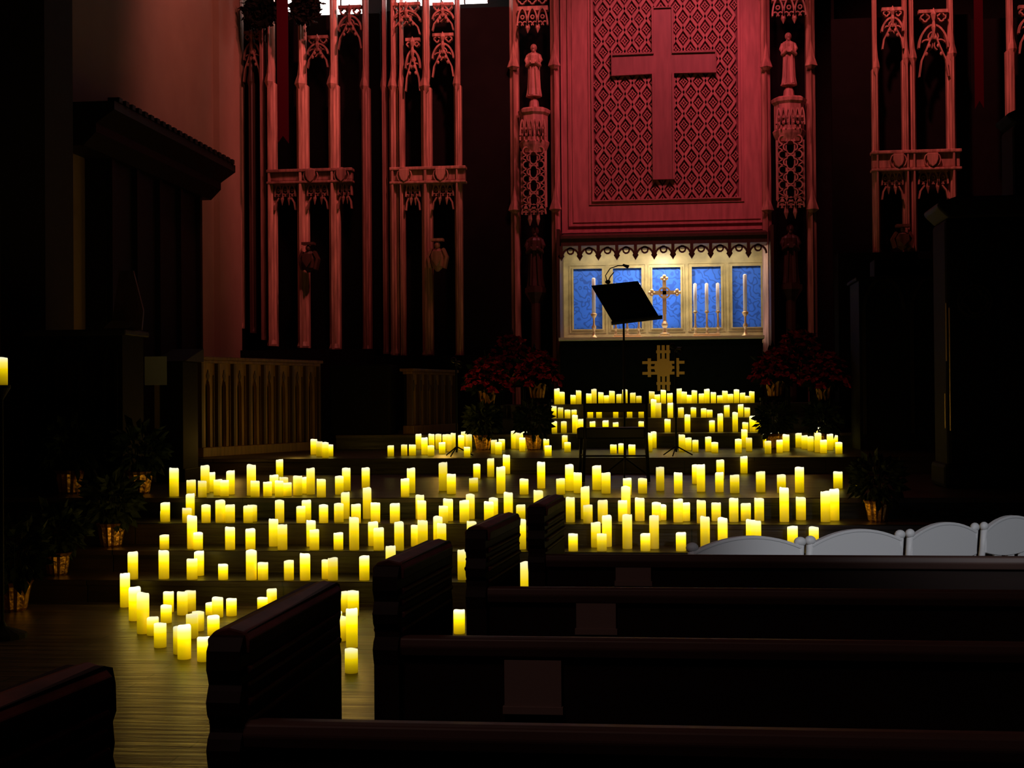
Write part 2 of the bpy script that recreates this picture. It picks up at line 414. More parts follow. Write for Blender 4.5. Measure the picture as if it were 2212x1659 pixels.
for sx in (-1, 1):
    strip(b, [(c0+sx*30*u, cz-20*u), (c0+sx*30*u, cz+20*u)], 7*u, YA-0.01, YA+0.02)
    strip(b, [(c0-15*u, cz+sx*34*u), (c0+15*u, cz+sx*34*u)], 6*u, YA-0.01, YA+0.02)
for r in (17, 9): strip(b, circ(c0, cz, r*u, 24), 5*u, YA-0.015, YA+0.02, True)
prism(b, [(c0+math.cos(t)*15*u, YA-0.012, cz+math.sin(t)*15*u) for t in [2*math.pi*i/20 for i in range(20)]], (0, 0.03, 0))
part("gold_cross_emblem", b, gold_thread, e, label="gold embroidered cross emblem")

ZI = za+0.001
def altar_cross():
    Y = YI; c = at_y(1436, 715, Y); X = c.x; z = ZI
    e = empty("altar_cross", (X, Y, z), "ornate brass altar cross with budded arms on a stepped base", "cross")
    H = ZZ(596, Y, 1436)-z
    b = BM(); 
    lathe(b, [(0.12,0.0),(0.12,0.03),(0.08,0.04),(0.08,0.07),(0.04,0.09),(0.028,0.16),(0.05,0.2),(0.05,0.23),(0.026,0.27),(0.026,0.4)], (X,Y,z), 6)
    part("base", b, pale_brass, e)
    b = BM(); zc = z+H*0.73; 
    strip(b, [(X, z+0.38), (X, z+H-0.05)], 0.06, Y-0.02, Y+0.02); strip(b, [(X-0.2, zc), (X+0.2, zc)], 0.06, Y-0.02, Y+0.02)
    for (a, c2) in ((X, z+H-0.04), (X-0.2, zc), (X+0.2, zc)):
        for dx, dz in ((0.035,0),(-0.035,0),(0,0.035),(0,-0.03)): ball(b, (a+dx, Y, c2+dz), 0.03, u=8, v=6)
    strip(b, circ(X, zc, 0.085, 20), 0.026, Y-0.025, Y+0.015, True)
    part("cross_body", b, pale_brass, e)
altar_cross()
def candlestick(px, ptop, pmid, pbase, name="altar_candlestick"):
    Y = YI-0.1; X = at_y(px, 700, Y).x
    e = empty(name, (X, Y, ZI), "brass candlestick with a tall white taper on the altar", "candlestick", "altar candlesticks")
    zm = ZZ(pmid, Y, px)-za; zt = ZZ(ptop, Y, px)-za; s = zm/0.36
    b = BM(); lathe(b, [(0.07,0),(0.07,0.015*s),(0.045,0.03*s),(0.02,0.06*s),(0.018,0.12*s),(0.036,0.15*s),(0.036,0.17*s),(0.016,0.2*s),(0.016,0.28*s),(0.03,0.3*s),(0.05,0.33*s),(0.05,0.345*s),(0.025,0.36*s)], (X,Y,ZI), 14); part("stick", b, pale_brass, e, smooth=True)
    b = BM(); lathe(b, [(0.03,zm),(0.03,zt-0.02),(0.022,zt-0.005),(0.004,zt)], (X,Y,ZI), 12); part("taper", b, wax, e, smooth=True)
candlestick(1283, 600, 676, 720); candlestick(1610, 592, 672, 716)
def candelabrum(pxs):
    Y = YI-0.05; X = at_y(pxs[1], 700, Y).x
    e = empty("candelabrum", (X, Y, ZI), "brass altar candelabrum with three white tapers on one base", "candelabrum", "altar candelabra")
    xs_ = [at_y(p, 700, Y).x for p in pxs]
    b = BM(); box(b, xs_[0]-0.05, xs_[2]+0.05, Y-0.06, Y+0.06, ZI, ZI+0.03); box(b, xs_[0]-0.03, xs_[2]+0.03, Y-0.04, Y+0.04, ZI+0.03, ZI+0.06); part("base", b, pale_brass, e, bevel=0.006)
    zm = ZZ(671, Y, pxs[1])-za; zt = ZZ(611, Y, pxs[1])-za
    for x in xs_:
        b = BM(); lathe(b, [(0.035,0.06),(0.016,0.09),(0.016,0.14),(0.03,0.16),(0.016,0.19),(0.016,zm-0.05),(0.04,zm-0.02),(0.022,zm)], (x,Y,ZI), 12); part("stem", b, pale_brass, e, smooth=True)
        b = BM(); lathe(b, [(0.028,zm),(0.028,zt-0.015),(0.004,zt)], (x,Y,ZI), 12); part("taper", b, wax, e, smooth=True)
candelabrum((1502,1527,1551)); candelabrum((1330,1355,1380))

# ------------------------------------------------------------------ niche columns with statues
def statue(X, Y, z, h, label, m=carved):
    b = BM(); s = h
    prof = [(0.13,0),(0.135,0.02),(0.115,0.15),(0.105,0.35),(0.10,0.5),(0.105,0.6),(0.115,0.7),(0.12,0.77),(0.10,0.81),(0.05,0.835),(0.035,0.85),(0.035,0.87)]
    lathe(b, [(r*s, q*s) for r, q in prof], (X,Y,z), 28, 1.05, 0.8, folds=7, fa=0.09)
    ball(b, (X, Y-0.005*s, z+0.925*s), 0.058*s, 0.85, 0.95, 1.2)
    ball(b, (X, Y+0.02*s, z+0.93*s), 0.066*s, 0.95, 0.8, 1.15)
    ball(b, (X, Y-0.062*s, z+0.915*s), 0.012*s, 0.8, 1, 1.6, 6, 5)
    ball(b, (X, Y-0.04*s, z+0.87*s), 0.032*s, 0.9, 0.7, 1.1, 8, 6)
    for sx in (-1, 1):
        tube(b, [(X+sx*0.10*s, Y, z+0.78*s), (X+sx*0.135*s, Y-0.02*s, z+0.68*s), (X+sx*0.12*s, Y-0.07*s, z+0.58*s), (X+sx*0.04*s, Y-0.13*s, z+0.64*s), (X+sx*0.01*s, Y-0.135*s, z+0.66*s)], [0.04*s,0.042*s,0.042*s,0.035*s,0.018*s], 10)
        strip(b, [(X+sx*0.05*s, z+0.55*s), (X+sx*0.07*s, z+0.03*s)], 0.022*s, Y-0.125*s, Y-0.06*s)
    box(b, X-0.035*s, X+0.035*s, Y-0.16*s, Y-0.13*s, z+0.6*s, z+0.7*s)
    lathe(b, [(0.15*s,-0.001),(0.15*s,0.025*s)], (X,Y,z), 8)
    return solo("saint_statue", b, m, label, "statue", smooth=False, group="carved saint statues")

def niche(pc, hw, ycap0, ycap1, ylan, ylow_stat, ytop_canopy, ylow0, ylow1, Y=22.45):
    X = at_y(pc, 400, Y).x; u = Y/F
    z = lambda py: at_y(pc, py, Y).z
    W = hw*u
    e = empty("niche_column", (X, Y, 1.5), "carved gothic niche column with openwork lantern and pinnacles, lit red", "column", "gothic niche columns")
    b = BM(); box(b, X-W*1.6, X+W*1.6, Y+0.5, Y+0.6, 1.5, z(-160)); part("backing", b, black_wood, e)
    for sx in (-1, 1):
        b = BM(); xx = X+sx*W*1.35
        prism(b, [(xx-0.07,Y+0.3,1.5),(xx-0.07,Y+0.1,1.5),(xx-0.03,Y+0.06,1.5),(xx,Y,1.5),(xx+0.03,Y+0.06,1.5),(xx+0.07,Y+0.1,1.5),(xx+0.07,Y+0.3,1.5)], (0,0,z(-160)-1.5))
        for q in (150, 460, -20):
            zz = z(q)
            lathe(b, [(0.04,0),(0.10,0.05),(0.085,0.1),(0.05,0.2),(0.002,0.45)], (xx, Y, zz), 4)
        part("shaft", b, carved, e)
    b = BM(); z0, z1 = z(ycap1), z(ycap0)
    lathe(b, [(W*0.75, z0-0.12), (W*0.95, z0), (W*1.0, z0+0.05), (W*0.9, z0+0.08), (W*0.9, z1-0.12), (W*1.05, z1-0.08), (W*1.08, z1-0.03), (W*0.9, z1), (W*0.35, z1+0.02)], (X, Y, 0), 8)
    part("pedestal", b, carved, e)
    b = BM()
    for k in range(-3, 3):
        a0 = X+k*W*0.28; cusped(b, a0, a0+W*0.28, z0+0.12, (z1-z0)*0.45, 0.02, Y-W*0.95, Y-W*0.8)
        strip(b, [(a0, z0+0.06), (a0, z0+0.14)], 0.02, Y-W*0.95, Y-W*0.8)
    part("arcade_band", b, carved, e)
    b = BM(); lathe(b, [(W*0.36, z1), (W*0.3, z1+0.12), (W*0.14, z1+0.2)], (X, Y, 0), 8); part("statue_plinth", b, carved, e)
    b = BM(); zl0, zl1 = z(ylan), z0-0.1
    for sx in (-1, -0.33, 0.33, 1):
        strip(b, [(X+sx*W*0.78, zl0), (X+sx*W*0.78, zl1)], 0.022 if abs(sx) < 1 else 0.04, Y-W*0.7 if abs(sx) < 1 else Y-W*0.5, Y-W*0.4)
    nrow = 4; hh = (zl1-zl0)/nrow
    for r in range(nrow):
        zc = zl0+(r+0.5)*hh
        strip(b, quatre(X, zc, W*0.42, 24), 0.022, Y-W*0.75, Y-W*0.6, True)
        for sx in (-1, 1):
            strip(b, circ(X+sx*W*0.45, zc+hh*0.5, W*0.25, 12), 0.02, Y-W*0.72, Y-W*0.58, True)
            strip(b, [(X, zc+hh*0.5), (X+sx*W*0.75, zc)], 0.016, Y-W*0.72, Y-W*0.6)
            strip(b, [(X, zc-hh*0.5), (X+sx*W*0.75, zc)], 0.016, Y-W*0.72, Y-W*0.6)
    for k in (-0.52, 0, 0.52):
        cusped(b, X+k*W-W*0.26, X+k*W+W*0.26, zl0-0.12, 0.16, 0.025, Y-W*0.75, Y-W*0.55)
        lathe(b, [(0.003, zl0-0.3), (0.035, zl0-0.2), (0.02, zl0-0.1)], (X+k*W+W*0.26 if k < 0.5 else X+k*W-W*0.8, Y-W*0.6, 0), 6)
    box(b, X-W*0.8, X+W*0.8, Y-W*0.75, Y-W*0.4, zl0-0.03, zl0+0.03)
    part("lantern_tracery", b, carved, e)
    b = BM(); zc = z(ytop_canopy)
    for k in (-0.66, 0, 0.66):
        cusped(b, X+k*W-W*0.33, X+k*W+W*0.33, zc, 0.28, 0.025, Y-W*0.7, Y-W*0.4)
        for q in range(3): strip(b, quatre(X+k*W, zc+0.42+q*0.22, W*0.28, 16), 0.02, Y-W*0.65, Y-W*0.4, True)
    lathe(b, [(0.003, zc-0.12), (0.04, zc-0.04), (0.03, zc+0.02)], (X-W*0.33, Y-W*0.55, 0), 6)
    lathe(b, [(0.003, zc-0.12), (0.04, zc-0.04), (0.03, zc+0.02)], (X+W*0.33, Y-W*0.55, 0), 6)
    box(b, X-W, X+W, Y-W*0.55, Y, zc+0.25, zc+0.32)
    part("canopy_tracery", b, carved, e)
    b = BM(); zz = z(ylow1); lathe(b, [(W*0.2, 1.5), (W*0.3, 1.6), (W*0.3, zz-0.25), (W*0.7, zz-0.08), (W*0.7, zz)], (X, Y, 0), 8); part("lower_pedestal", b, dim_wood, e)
    return X, Y, z, W, z1+0.2
X, Y, z, W, zb = niche(1155, 33, 236, 316, 450, 0, 60, 490, 622)
statue(X, Y, zb, z(95)-zb, "carved wooden saint on a pedestal holding a book, lit red")
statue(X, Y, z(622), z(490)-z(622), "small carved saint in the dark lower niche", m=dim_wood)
X, Y, z, W, zb = niche(1706, 35, 212, 292, 435, 0, 40, 480, 615)
statue(X, Y, zb, z(70)-zb, "carved wooden saint with clasped hands on a pedestal, lit red")
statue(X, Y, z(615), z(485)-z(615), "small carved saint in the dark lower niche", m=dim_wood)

# ------------------------------------------------------------------ side tracery screens
def mullion(e, px, wpx, Y, pb, pg, m=carved, ptop=-160):
    u = Y/F; w = wpx*u; X = at_y(px, 400, Y).x
    z = lambda py: at_y(px, py, Y).z
    def sec(s, dy=0): return [(-w/2*s, 0.1), (-w/2*s, -0.01), (-w*0.30*s, -0.03), (-w*0.30*s, -0.08), (-w*0.14*s, -0.09), (-w*0.10*s, -0.17), (w*0.10*s, -0.17), (w*0.14*s, -0.09), (w*0.30*s, -0.08), (w*0.30*s, -0.03), (w/2*s, -0.01), (w/2*s, 0.1)]
    b = BM()
    prism(b, [(X+a, Y+c, z(pb)) for a, c in sec(1)], (0, 0, z(pg)-z(pb)))
    prism(b, [(X+a, Y+c*0.8, z(pg)) for a, c in sec(0.66)], (0, 0, z(ptop)-z(pg)))
    lathe(b, [(0.004, -0.16), (w*0.5, 0.0), (w*0.42, 0.06), (w*0.25, 0.14), (0.004, 0.42)], (X, Y-0.13, z(pg)), 4)
    lathe(b, [(w*0.5, 0.0), (w*0.55, 0.03), (w*0.4, 0.1)], (X, Y-0.05, z(pb)), 8)
    part("mullion", b, m, e)
def screen(Y, muls, rail, cells, top_cells, pback, pb, label, rm=carved, zfoot=1.1, ptopback=28):
    xs = [at_y(m[0], 400, Y).x for m in muls]
    e = empty("tracery_screen", ((xs[0]+xs[-1])/2, Y, zfoot), label, "carved screen", "gothic tracery screens")
    x0, x1 = at_y(pback[0], 400, Y).x, at_y(pback[1], 400, Y).x
    x0 = max(x0, -WX+0.02)
    b = BM(); box(b, x0, x1, Y+0.35, Y+0.42, zfoot, ZZ(ptopback, Y, pback[0])); part("recess_backing", b, black_wood, e)  # shade of the recess is put into the black colour
    zb = ZZ(pb, Y, muls[0][0])
    b = BM(); box(b, x0, x1, Y-0.2, Y+0.34, zfoot, zb); part("dado", b, black_wood, e)
    for m in muls: mullion(e, m[0], m[1], Y, m[2], m[3], m[4] if len(m) > 4 else carved)
    if rail:
        a, c, p0, p1, sh = rail
        X0, X1 = at_y(a, p0, Y).x, at_y(c, p0, Y).x; z1, z0 = ZZ(p0, Y, a), ZZ(p1, Y, a)
        b = BM(); box(b, X0, X1, Y-0.12, Y+0.02, z0+0.05, z1-0.05); box(b, X0-0.02, X1+0.02, Y-0.18, Y+0.02, z1-0.05, z1); box(b, X0-0.02, X1+0.02, Y-0.18, Y+0.02, z0, z0+0.04)
        part("rail", b, rm, e, bevel=0.01)
        for s_ in sh:
            sx = at_y(s_, p0, Y).x; zc = (z0+z1)/2; b = BM()
            prism(b, [(sx-0.08, Y-0.2, zc+0.1), (sx+0.08, Y-0.2, zc+0.1), (sx+0.08, Y-0.2, zc), (sx+0.05, Y-0.2, zc-0.07), (sx, Y-0.2, zc-0.11), (sx-0.05, Y-0.2, zc-0.07), (sx-0.08, Y-0.2, zc)], (0, 0.07, 0))
            strip(b, circ(sx, zc, 0.12, 12), 0.02, Y-0.17, Y-0.13, True)
            part("shield", b, rm, e, bevel=0.01)
        for (c0_, c1_) in cells:
            X0, X1 = at_y(c0_, p1, Y).x, at_y(c1_, p1, Y).x; b = BM(); n = 3; w = (X1-X0)/n
            for i in range(n):
                cusped(b, X0+i*w, X0+(i+1)*w, z0-0.2, 0.2, 0.022, Y-0.1, Y-0.02)
                if i: lathe(b, [(0.003, z0-0.34), (0.03, z0-0.24), (0.02, z0-0.14)], (X0+i*w, Y-0.06, 0), 6)
            box(b, X0, X1, Y-0.09, Y-0.03, z0-0.03, z0+0.01)
            for (s0, s1) in ((X0, X0+w*0.6), (X1, X1-w*0.6)):
                strip(b, [(s0, z0-0.42), (s0+(s1-s0)*0.3, z0-0.3), (s1, z0-0.22)], 0.022, Y-0.1, Y-0.04)
            part("tracery", b, rm, e)
    for (c0_, c1_, pt, pbm) in top_cells:
        X0, X1 = at_y(c0_, pt, Y).x, at_y(c1_, pt, Y).x; z1, z0 = ZZ(pt, Y, c0_), ZZ(pbm, Y, c0_)
        b = BM(); w = X1-X0; xm = (X0+X1)/2; hh = z1-z0
        cusped(b, X0, X1, z0+hh*0.45, hh*0.35, 0.028, Y-0.1, Y)
        strip(b, [(X0, z0), (X0+w*0.08, z0+hh*0.25), (X0+w*0.28, z0+hh*0.45), (xm, z0+hh*0.7)], 0.022, Y-0.12, Y-0.05)
        strip(b, [(X1, z0), (X1-w*0.08, z0+hh*0.25), (X1-w*0.28, z0+hh*0.45), (xm, z0+hh*0.7)], 0.022, Y-0.12, Y-0.05)
        for k in range(2, 5):
            t = k/5; ball(b, (X0+w*0.5*t+0.02, Y-0.11, z0+hh*(0.1+0.62*t)), 0.026, 1, 0.8, 1.2, 7, 5); ball(b, (X1-w*0.5*t-0.02, Y-0.11, z0+hh*(0.1+0.62*t)), 0.026, 1, 0.8, 1.2, 7, 5)
        strip(b, quatre(X0+w*0.22, z1-hh*0.08, w*0.15, 16), 0.02, Y-0.09, Y, True); strip(b, quatre(X1-w*0.22, z1-hh*0.08, w*0.15, 16), 0.02, Y-0.09, Y, True)
        box(b, X0, X1, Y-0.1, Y, z1-0.015, z1+0.035)
        lathe(b, [(0.004, z0-0.05+hh*0.62), (0.035, z0+hh*0.75), (0.02, z0+hh*0.85), (0.045, z0+hh*0.95), (0.004, z1+0.05)], (xm, Y-0.12, 0), 6)
        part("canopy_tracery", b, rm, e)
    return e
YS = 22.2
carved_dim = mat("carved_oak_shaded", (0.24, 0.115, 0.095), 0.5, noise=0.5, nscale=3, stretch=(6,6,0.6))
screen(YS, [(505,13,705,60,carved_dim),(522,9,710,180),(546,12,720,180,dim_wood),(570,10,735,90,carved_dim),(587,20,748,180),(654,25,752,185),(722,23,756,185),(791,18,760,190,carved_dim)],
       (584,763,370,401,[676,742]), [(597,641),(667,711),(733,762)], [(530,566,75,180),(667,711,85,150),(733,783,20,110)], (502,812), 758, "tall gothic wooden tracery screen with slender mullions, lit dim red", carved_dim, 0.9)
screen(YS, [(832,12,765,190,carved_dim),(852,20,768,190),(869,10,768,190),(922,23,770,190),(990,16,772,185)],
       (848,1006,365,401,[877,955]), [(879,909),(936,981)], [(878,909,90,200),(936,981,80,170),(850,909,14,80),(936,981,14,70)], (815,1098), 770, "gothic wooden tracery screen with shields on its rail, lit bright red", carved, 1.1, 12)
YT = 21.6
screen(YT, [(1893,14,548,150),(1958,14,548,130),(1972,16,548,130),(2057,18,548,120)],
       (1882,2070,330,374,[1937,2010]), [(1903,1948),(1982,2045)], [(1903,1948,25,110),(1982,2045,30,170)], (1805,2110), 548, "gothic wooden tracery screen with shield rail above dark casework, lit red", carved, 1.1, 28)
screen(YT, [(2186,18,540,110),(2260,20,540,110)], None, [], [(2197,2250,20,120)], (2111,2280), 548, "gothic wooden screen bay at the edge of the chancel", carved, 1.1, 28)
b = BM(); box(b, 2.75, XX(1804, 22.9), 22.9, 23.0, 1.11, 10); solo("trim_4", b, black_wood, kind="structure")

gl = mat("bright_daylit_glass", (0.9,0.9,0.9), 0.3, emis=(1.0,0.92,0.87), estr=6.0)
wins = ((598,642,28),(688,783,31),(852,1054,13))
for i, (a, c, p) in enumerate(wins):
    b = BM(); Y = YS+0.46
    x0, x1 = at_y(a, 10, Y).x, at_y(c, 10, Y).x; z0 = ZZ(p, Y, a)
    box(b, x0, x1, Y, Y+0.05, z0, z0+0.6); solo("window_%d" % (i+1), b, gl, kind="structure")
b = BM(); Y = YS+0.36
for a, c, p in wins:
    x0, x1 = at_y(a, 10, Y).x, at_y(c, 10, Y).x; z0 = ZZ(p, Y, a)
    n = max(1, int((x1-x0)/0.33)); w = (x1-x0)/n
    for i in range(n+1):
        strip(b, [(x0+i*w, z0), (x0+i*w, z0+0.6)], 0.02, Y, Y+0.06)
solo("trim_3", b, dark_wood, kind="structure")

def bracket(px, p0, p1, Y, m):
    X = at_y(px, p0, Y).x; z1, z0 = ZZ(p0, Y, px), ZZ(p1, Y, px); h = z1-z0; b = BM()
    lathe(b, [(0.02, 0), (0.09, h*0.15), (0.11, h*0.45), (0.09, h*0.6), (0.04, h*0.72)], (X, Y-0.28, z0), 12, 1, 0.7, folds=5, fa=0.12)
    ball(b, (X, Y-0.3, z0+h*0.80), h*0.10, 0.9, 1, 1.1)
    box(b, X-0.10, X+0.10, Y-0.36, Y-0.2, z1-0.04, z1)
    prism(b, [(X-0.07, Y-0.42, z0+h*0.6), (X+0.07, Y-0.42, z0+h*0.6), (X+0.07, Y-0.42, z0+h*0.35), (X, Y-0.42, z0+h*0.15), (X-0.07, Y-0.42, z0+h*0.35)], (0, 0.06, 0))
    for sx in (-1, 1): strip(b, [(X+sx*0.09, z0+h*0.7), (X+sx*0.15, z0+h*0.45), (X+sx*0.11, z0+h*0.1)], 0.04, Y-0.33, Y-0.17)
    solo("angel_bracket", b, m, "carved wooden angel holding a shield on a screen mullion", "carving", smooth=False, group="carved angel brackets")
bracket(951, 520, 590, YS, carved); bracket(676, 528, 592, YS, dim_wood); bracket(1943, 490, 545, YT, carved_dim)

for (a, c, p, Y) in ((598,622,310,21.5), (2105,2124,235,21.3)):
    b = BM(); x0, x1 = at_y(a, 100, Y).x, at_y(c, 100, Y).x; z0 = ZZ(p, Y, a); z1 = ZZ(-100, Y, a); xm = (x0+x1)/2
    prism(b, [(x0,Y,z1),(x0,Y,z0),(xm,Y,z0+0.12),(x1,Y,z0),(x1,Y,z1)], (0,0.02,0))
    solo("hanging_ribbon", b, ribbon_red, "long dark red ribbon hanging in front of the screen", "ribbon", group="red ribbons")
def leaf(b, c, d, L, w):
    d = d.normalized(); s = d.cross(Vector((random.uniform(-1,1), random.uniform(-1,1), random.uniform(-1,1)))).normalized()
    n = d.cross(s)
    v = [b.verts.new(c), b.verts.new(c+d*L*0.5+s*w), b.verts.new(c+d*L), b.verts.new(c+d*L*0.5-s*w), b.verts.new(c+d*L*0.5-n*w*0.35)]
    b.faces.new((v[0], v[1], v[4])); b.faces.new((v[1], v[2], v[4])); b.faces.new((v[2], v[3], v[4])); b.faces.new((v[3], v[0], v[4]))
for (p, q, r) in ((658, 18, 0.15), (562, 25, 0.20)):
    Y = 21.8; c = at_y(p, q, Y); b = BM()
    for i in range(800):
        t = random.uniform(0, 2*math.pi); k = Vector((math.cos(t), 0, math.sin(t)))
        d = Vector((random.gauss(0,1), random.gauss(0,0.5), random.gauss(0,1)))
        leaf(b, c+k*r*random.uniform(0.5,1.1)+Vector((random.gauss(0,.05), random.gauss(0,.03), random.gauss(0,.05))), d, random.uniform(0.08,0.15), 0.035)
    tube(b, [(c.x+math.cos(t)*r, Y, c.z+math.sin(t)*r) for t in [2*math.pi*i/24 for i in range(25)]], 0.08, 8)
    solo("evergreen_wreath", b, wreath_green, "dark evergreen wreath hanging high before the window", "wreath", group="evergreen wreaths")

# ------------------------------------------------------------------ choir stall fronts
def stall(pA, YA_, pB, YB_, zb, ztop_, nb, label):
    A = Vector((at_y(pA, 900, YA_).x, YA_)); B = Vector((at_y(pB, 900, YB_).x, YB_)); L = (B-A).length
    rz = math.atan2(B.y-A.y, B.x-A.x); H = ztop_-zb
    e = empty("choir_stall_front", (A.x, A.y, zb), label, "choir stall", "choir stall fronts", rz)
    b = BM(); box(b, 0, L, 0.07, 0.11, 0.02, H-0.02); part("back_board", b, black_wood, e, True)
    b = BM(); box(b, -0.04, L+0.04, -0.06, 0.16, H-0.04, H); box(b, -0.02, L+0.02, -0.03, 0.12, H-0.08, H-0.04); part("top_rail", b, stall_wood, e, True, bevel=0.008)
    b = BM(); box(b, -0.02, L+0.02, -0.05, 0.12, 0, 0.12); part("base_rail", b, stall_wood, e, True, bevel=0.008)
    w = L/nb
    for i in range(nb+1):
        b = BM(); box(b, i*w-0.02, i*w+0.02, -0.03, 0.06, 0.12, H-0.08); part("stile", b, dim_wood, e, True, bevel=0.004)
    b = BM()
    for i in range(nb):   # boards with a narrow dark lancet between them
        x0, x1 = i*w+0.02, (i+1)*w-0.02; W2 = x1-x0; xm = x0+W2*0.5; g = W2*0.16; zt = H-0.08
        prism(b, [(x0, 0.02, 0.12), (xm-g, 0.02, 0.12), (xm-g, 0.02, zt-0.30), (xm-g*0.6, 0.02, zt-0.22), (xm, 0.02, zt-0.17), (xm, 0.02, zt), (x0, 0.02, zt)], (0, 0.05, 0))
        prism(b, [(x1, 0.02, 0.12), (xm+g, 0.02, 0.12), (xm+g, 0.02, zt-0.30), (xm+g*0.6, 0.02, zt-0.22), (xm, 0.02, zt-0.17), (xm, 0.02, zt), (x1, 0.02, zt)], (0, 0.05, 0))
    part("panelling", b, stall_panel, e, True)
    b = BM()
    for i in range(nb):
        xm = (i+0.5)*w; zt = H-0.08
        prism(b, [(xm-0.03, 0.01, zt-0.16), (xm, 0.01, zt-0.24), (xm+0.03, 0.01, zt-0.16), (xm, 0.01, zt-0.08)], (0, 0.01, 0))
        strip(b, [(i*w+0.055, 0.12), (i*w+0.055, zt-0.15)], 0.012, 0.005, 0.02)
        strip(b, [((i+1)*w-0.055, 0.12), ((i+1)*w-0.055, zt-0.15)], 0.012, 0.005, 0.02)
    part("carved_detail", b, dim_wood, e, True)
stall(434, 16.6, 688, 19.0, 0.90, ZZ(770, 16.6, 434), 8, "oak choir stall front with pointed arcading, lit by candlelight")
stall(888, 19.5, 982, 21.0, 1.10, ZZ(796, 19.5, 888), 6, "short oak choir stall front with arcading near the altar")
e_ = BM(); box(e_, XX(705, 19.3)+0.06, XX(875, 19.1)-0.25, 19.25, 19.9, 1.1 , ZZ(782, 19.2))
solo("choir_desk", e_, black_wood, "black wooden choir desk standing in shadow", "desk", bevel=0.02)

def newel():
    Y = 14.6; x0, x1 = XX(335, Y), XX(428, Y+0.5); zt = ZZ(770, Y, 380)
    e = empty("reading_desk", ((x0+x1)/2, Y+0.25, 0.72), "dark wooden reading desk with a brass edge and pinned white paper", "lectern")
    b = BM(); box(b, x0+0.05, x1, Y, Y+0.5, 0.72, zt-0.05); box(b, x0+0.02, x1+0.03, Y-0.03, Y+0.53, 0.72, 0.86); part("body", b, black_wood, e, bevel=0.01)
    b = BM(); prism(b, [(x0, Y-0.05, zt-0.05), (x0, Y+0.55, zt-0.05), (x0, Y+0.55, zt+0.1)], (x1-x0+0.05, 0, 0)); part("sloped_top", b, dark_wood, e)
    b = BM(); box(b, x0+0.0, x0+0.05, Y-0.02, Y+0.03, 0.72, zt-0.1); part("brass_edge", b, brass, e)
    b = BM(); xa, xb = XX(318, Y), XX(365, Y); box(b, xa, xb, Y-0.07, Y-0.06, ZZ(832, Y, 340), zt-0.0); part("paper_sheet", b, white_paper, e)
newel()
def pulpit():
    Y = 13.2; x0, x1 = XX(60, Y), XX(310, Y+0.55); zt = ZZ(712, Y, 200)
    e = empty("pulpit", ((x0+x1)/2, Y+0.5, 0.72), "dark panelled wooden pulpit with a raised bookrest and open pages", "pulpit")
    b = BM(); box(b, x0, x1, Y, Y+0.55, 0.72, zt-0.06)
    for i in range(4):
        w = (x1-x0)/4; strip(b, [(x0+i*w+0.06, 0.95), (x0+i*w+0.06, zt-0.3), (x0+i*w+w/2, zt-0.12), (x0+(i+1)*w-0.06, zt-0.3), (x0+(i+1)*w-0.06, 0.95)], 0.03, Y-0.03, Y, True)
    part("body", b, black_wood, e)
    b = BM(); box(b, x0-0.05, x1+0.05, Y-0.05, Y+0.6, zt-0.06, zt); part("top_ledge", b, dark_wood, e, bevel=0.015)
    b = BM(); xa = XX(222, Y); xb = XX(290, Y)
    prism(b, [(xa, Y+0.2, zt), (xb, Y+0.2, zt), (xb-0.02, Y+0.3, zt+0.2), (xa+0.14, Y+0.45, zt+0.62), (xa, Y+0.45, zt+0.62)], (0, 0.03, 0)); part("bookrest", b, dim_wood, e)
    b = BM(); prism(b, [(xa, Y+0.02, zt+0.01), (XX(276, Y), Y+0.02, zt+0.01), (XX(272, Y), Y+0.17, zt+0.07), (xa+0.02, Y+0.17, zt+0.09)], (0, 0.02, 0.012)); part("open_pages", b, white_paper, e)
pulpit()

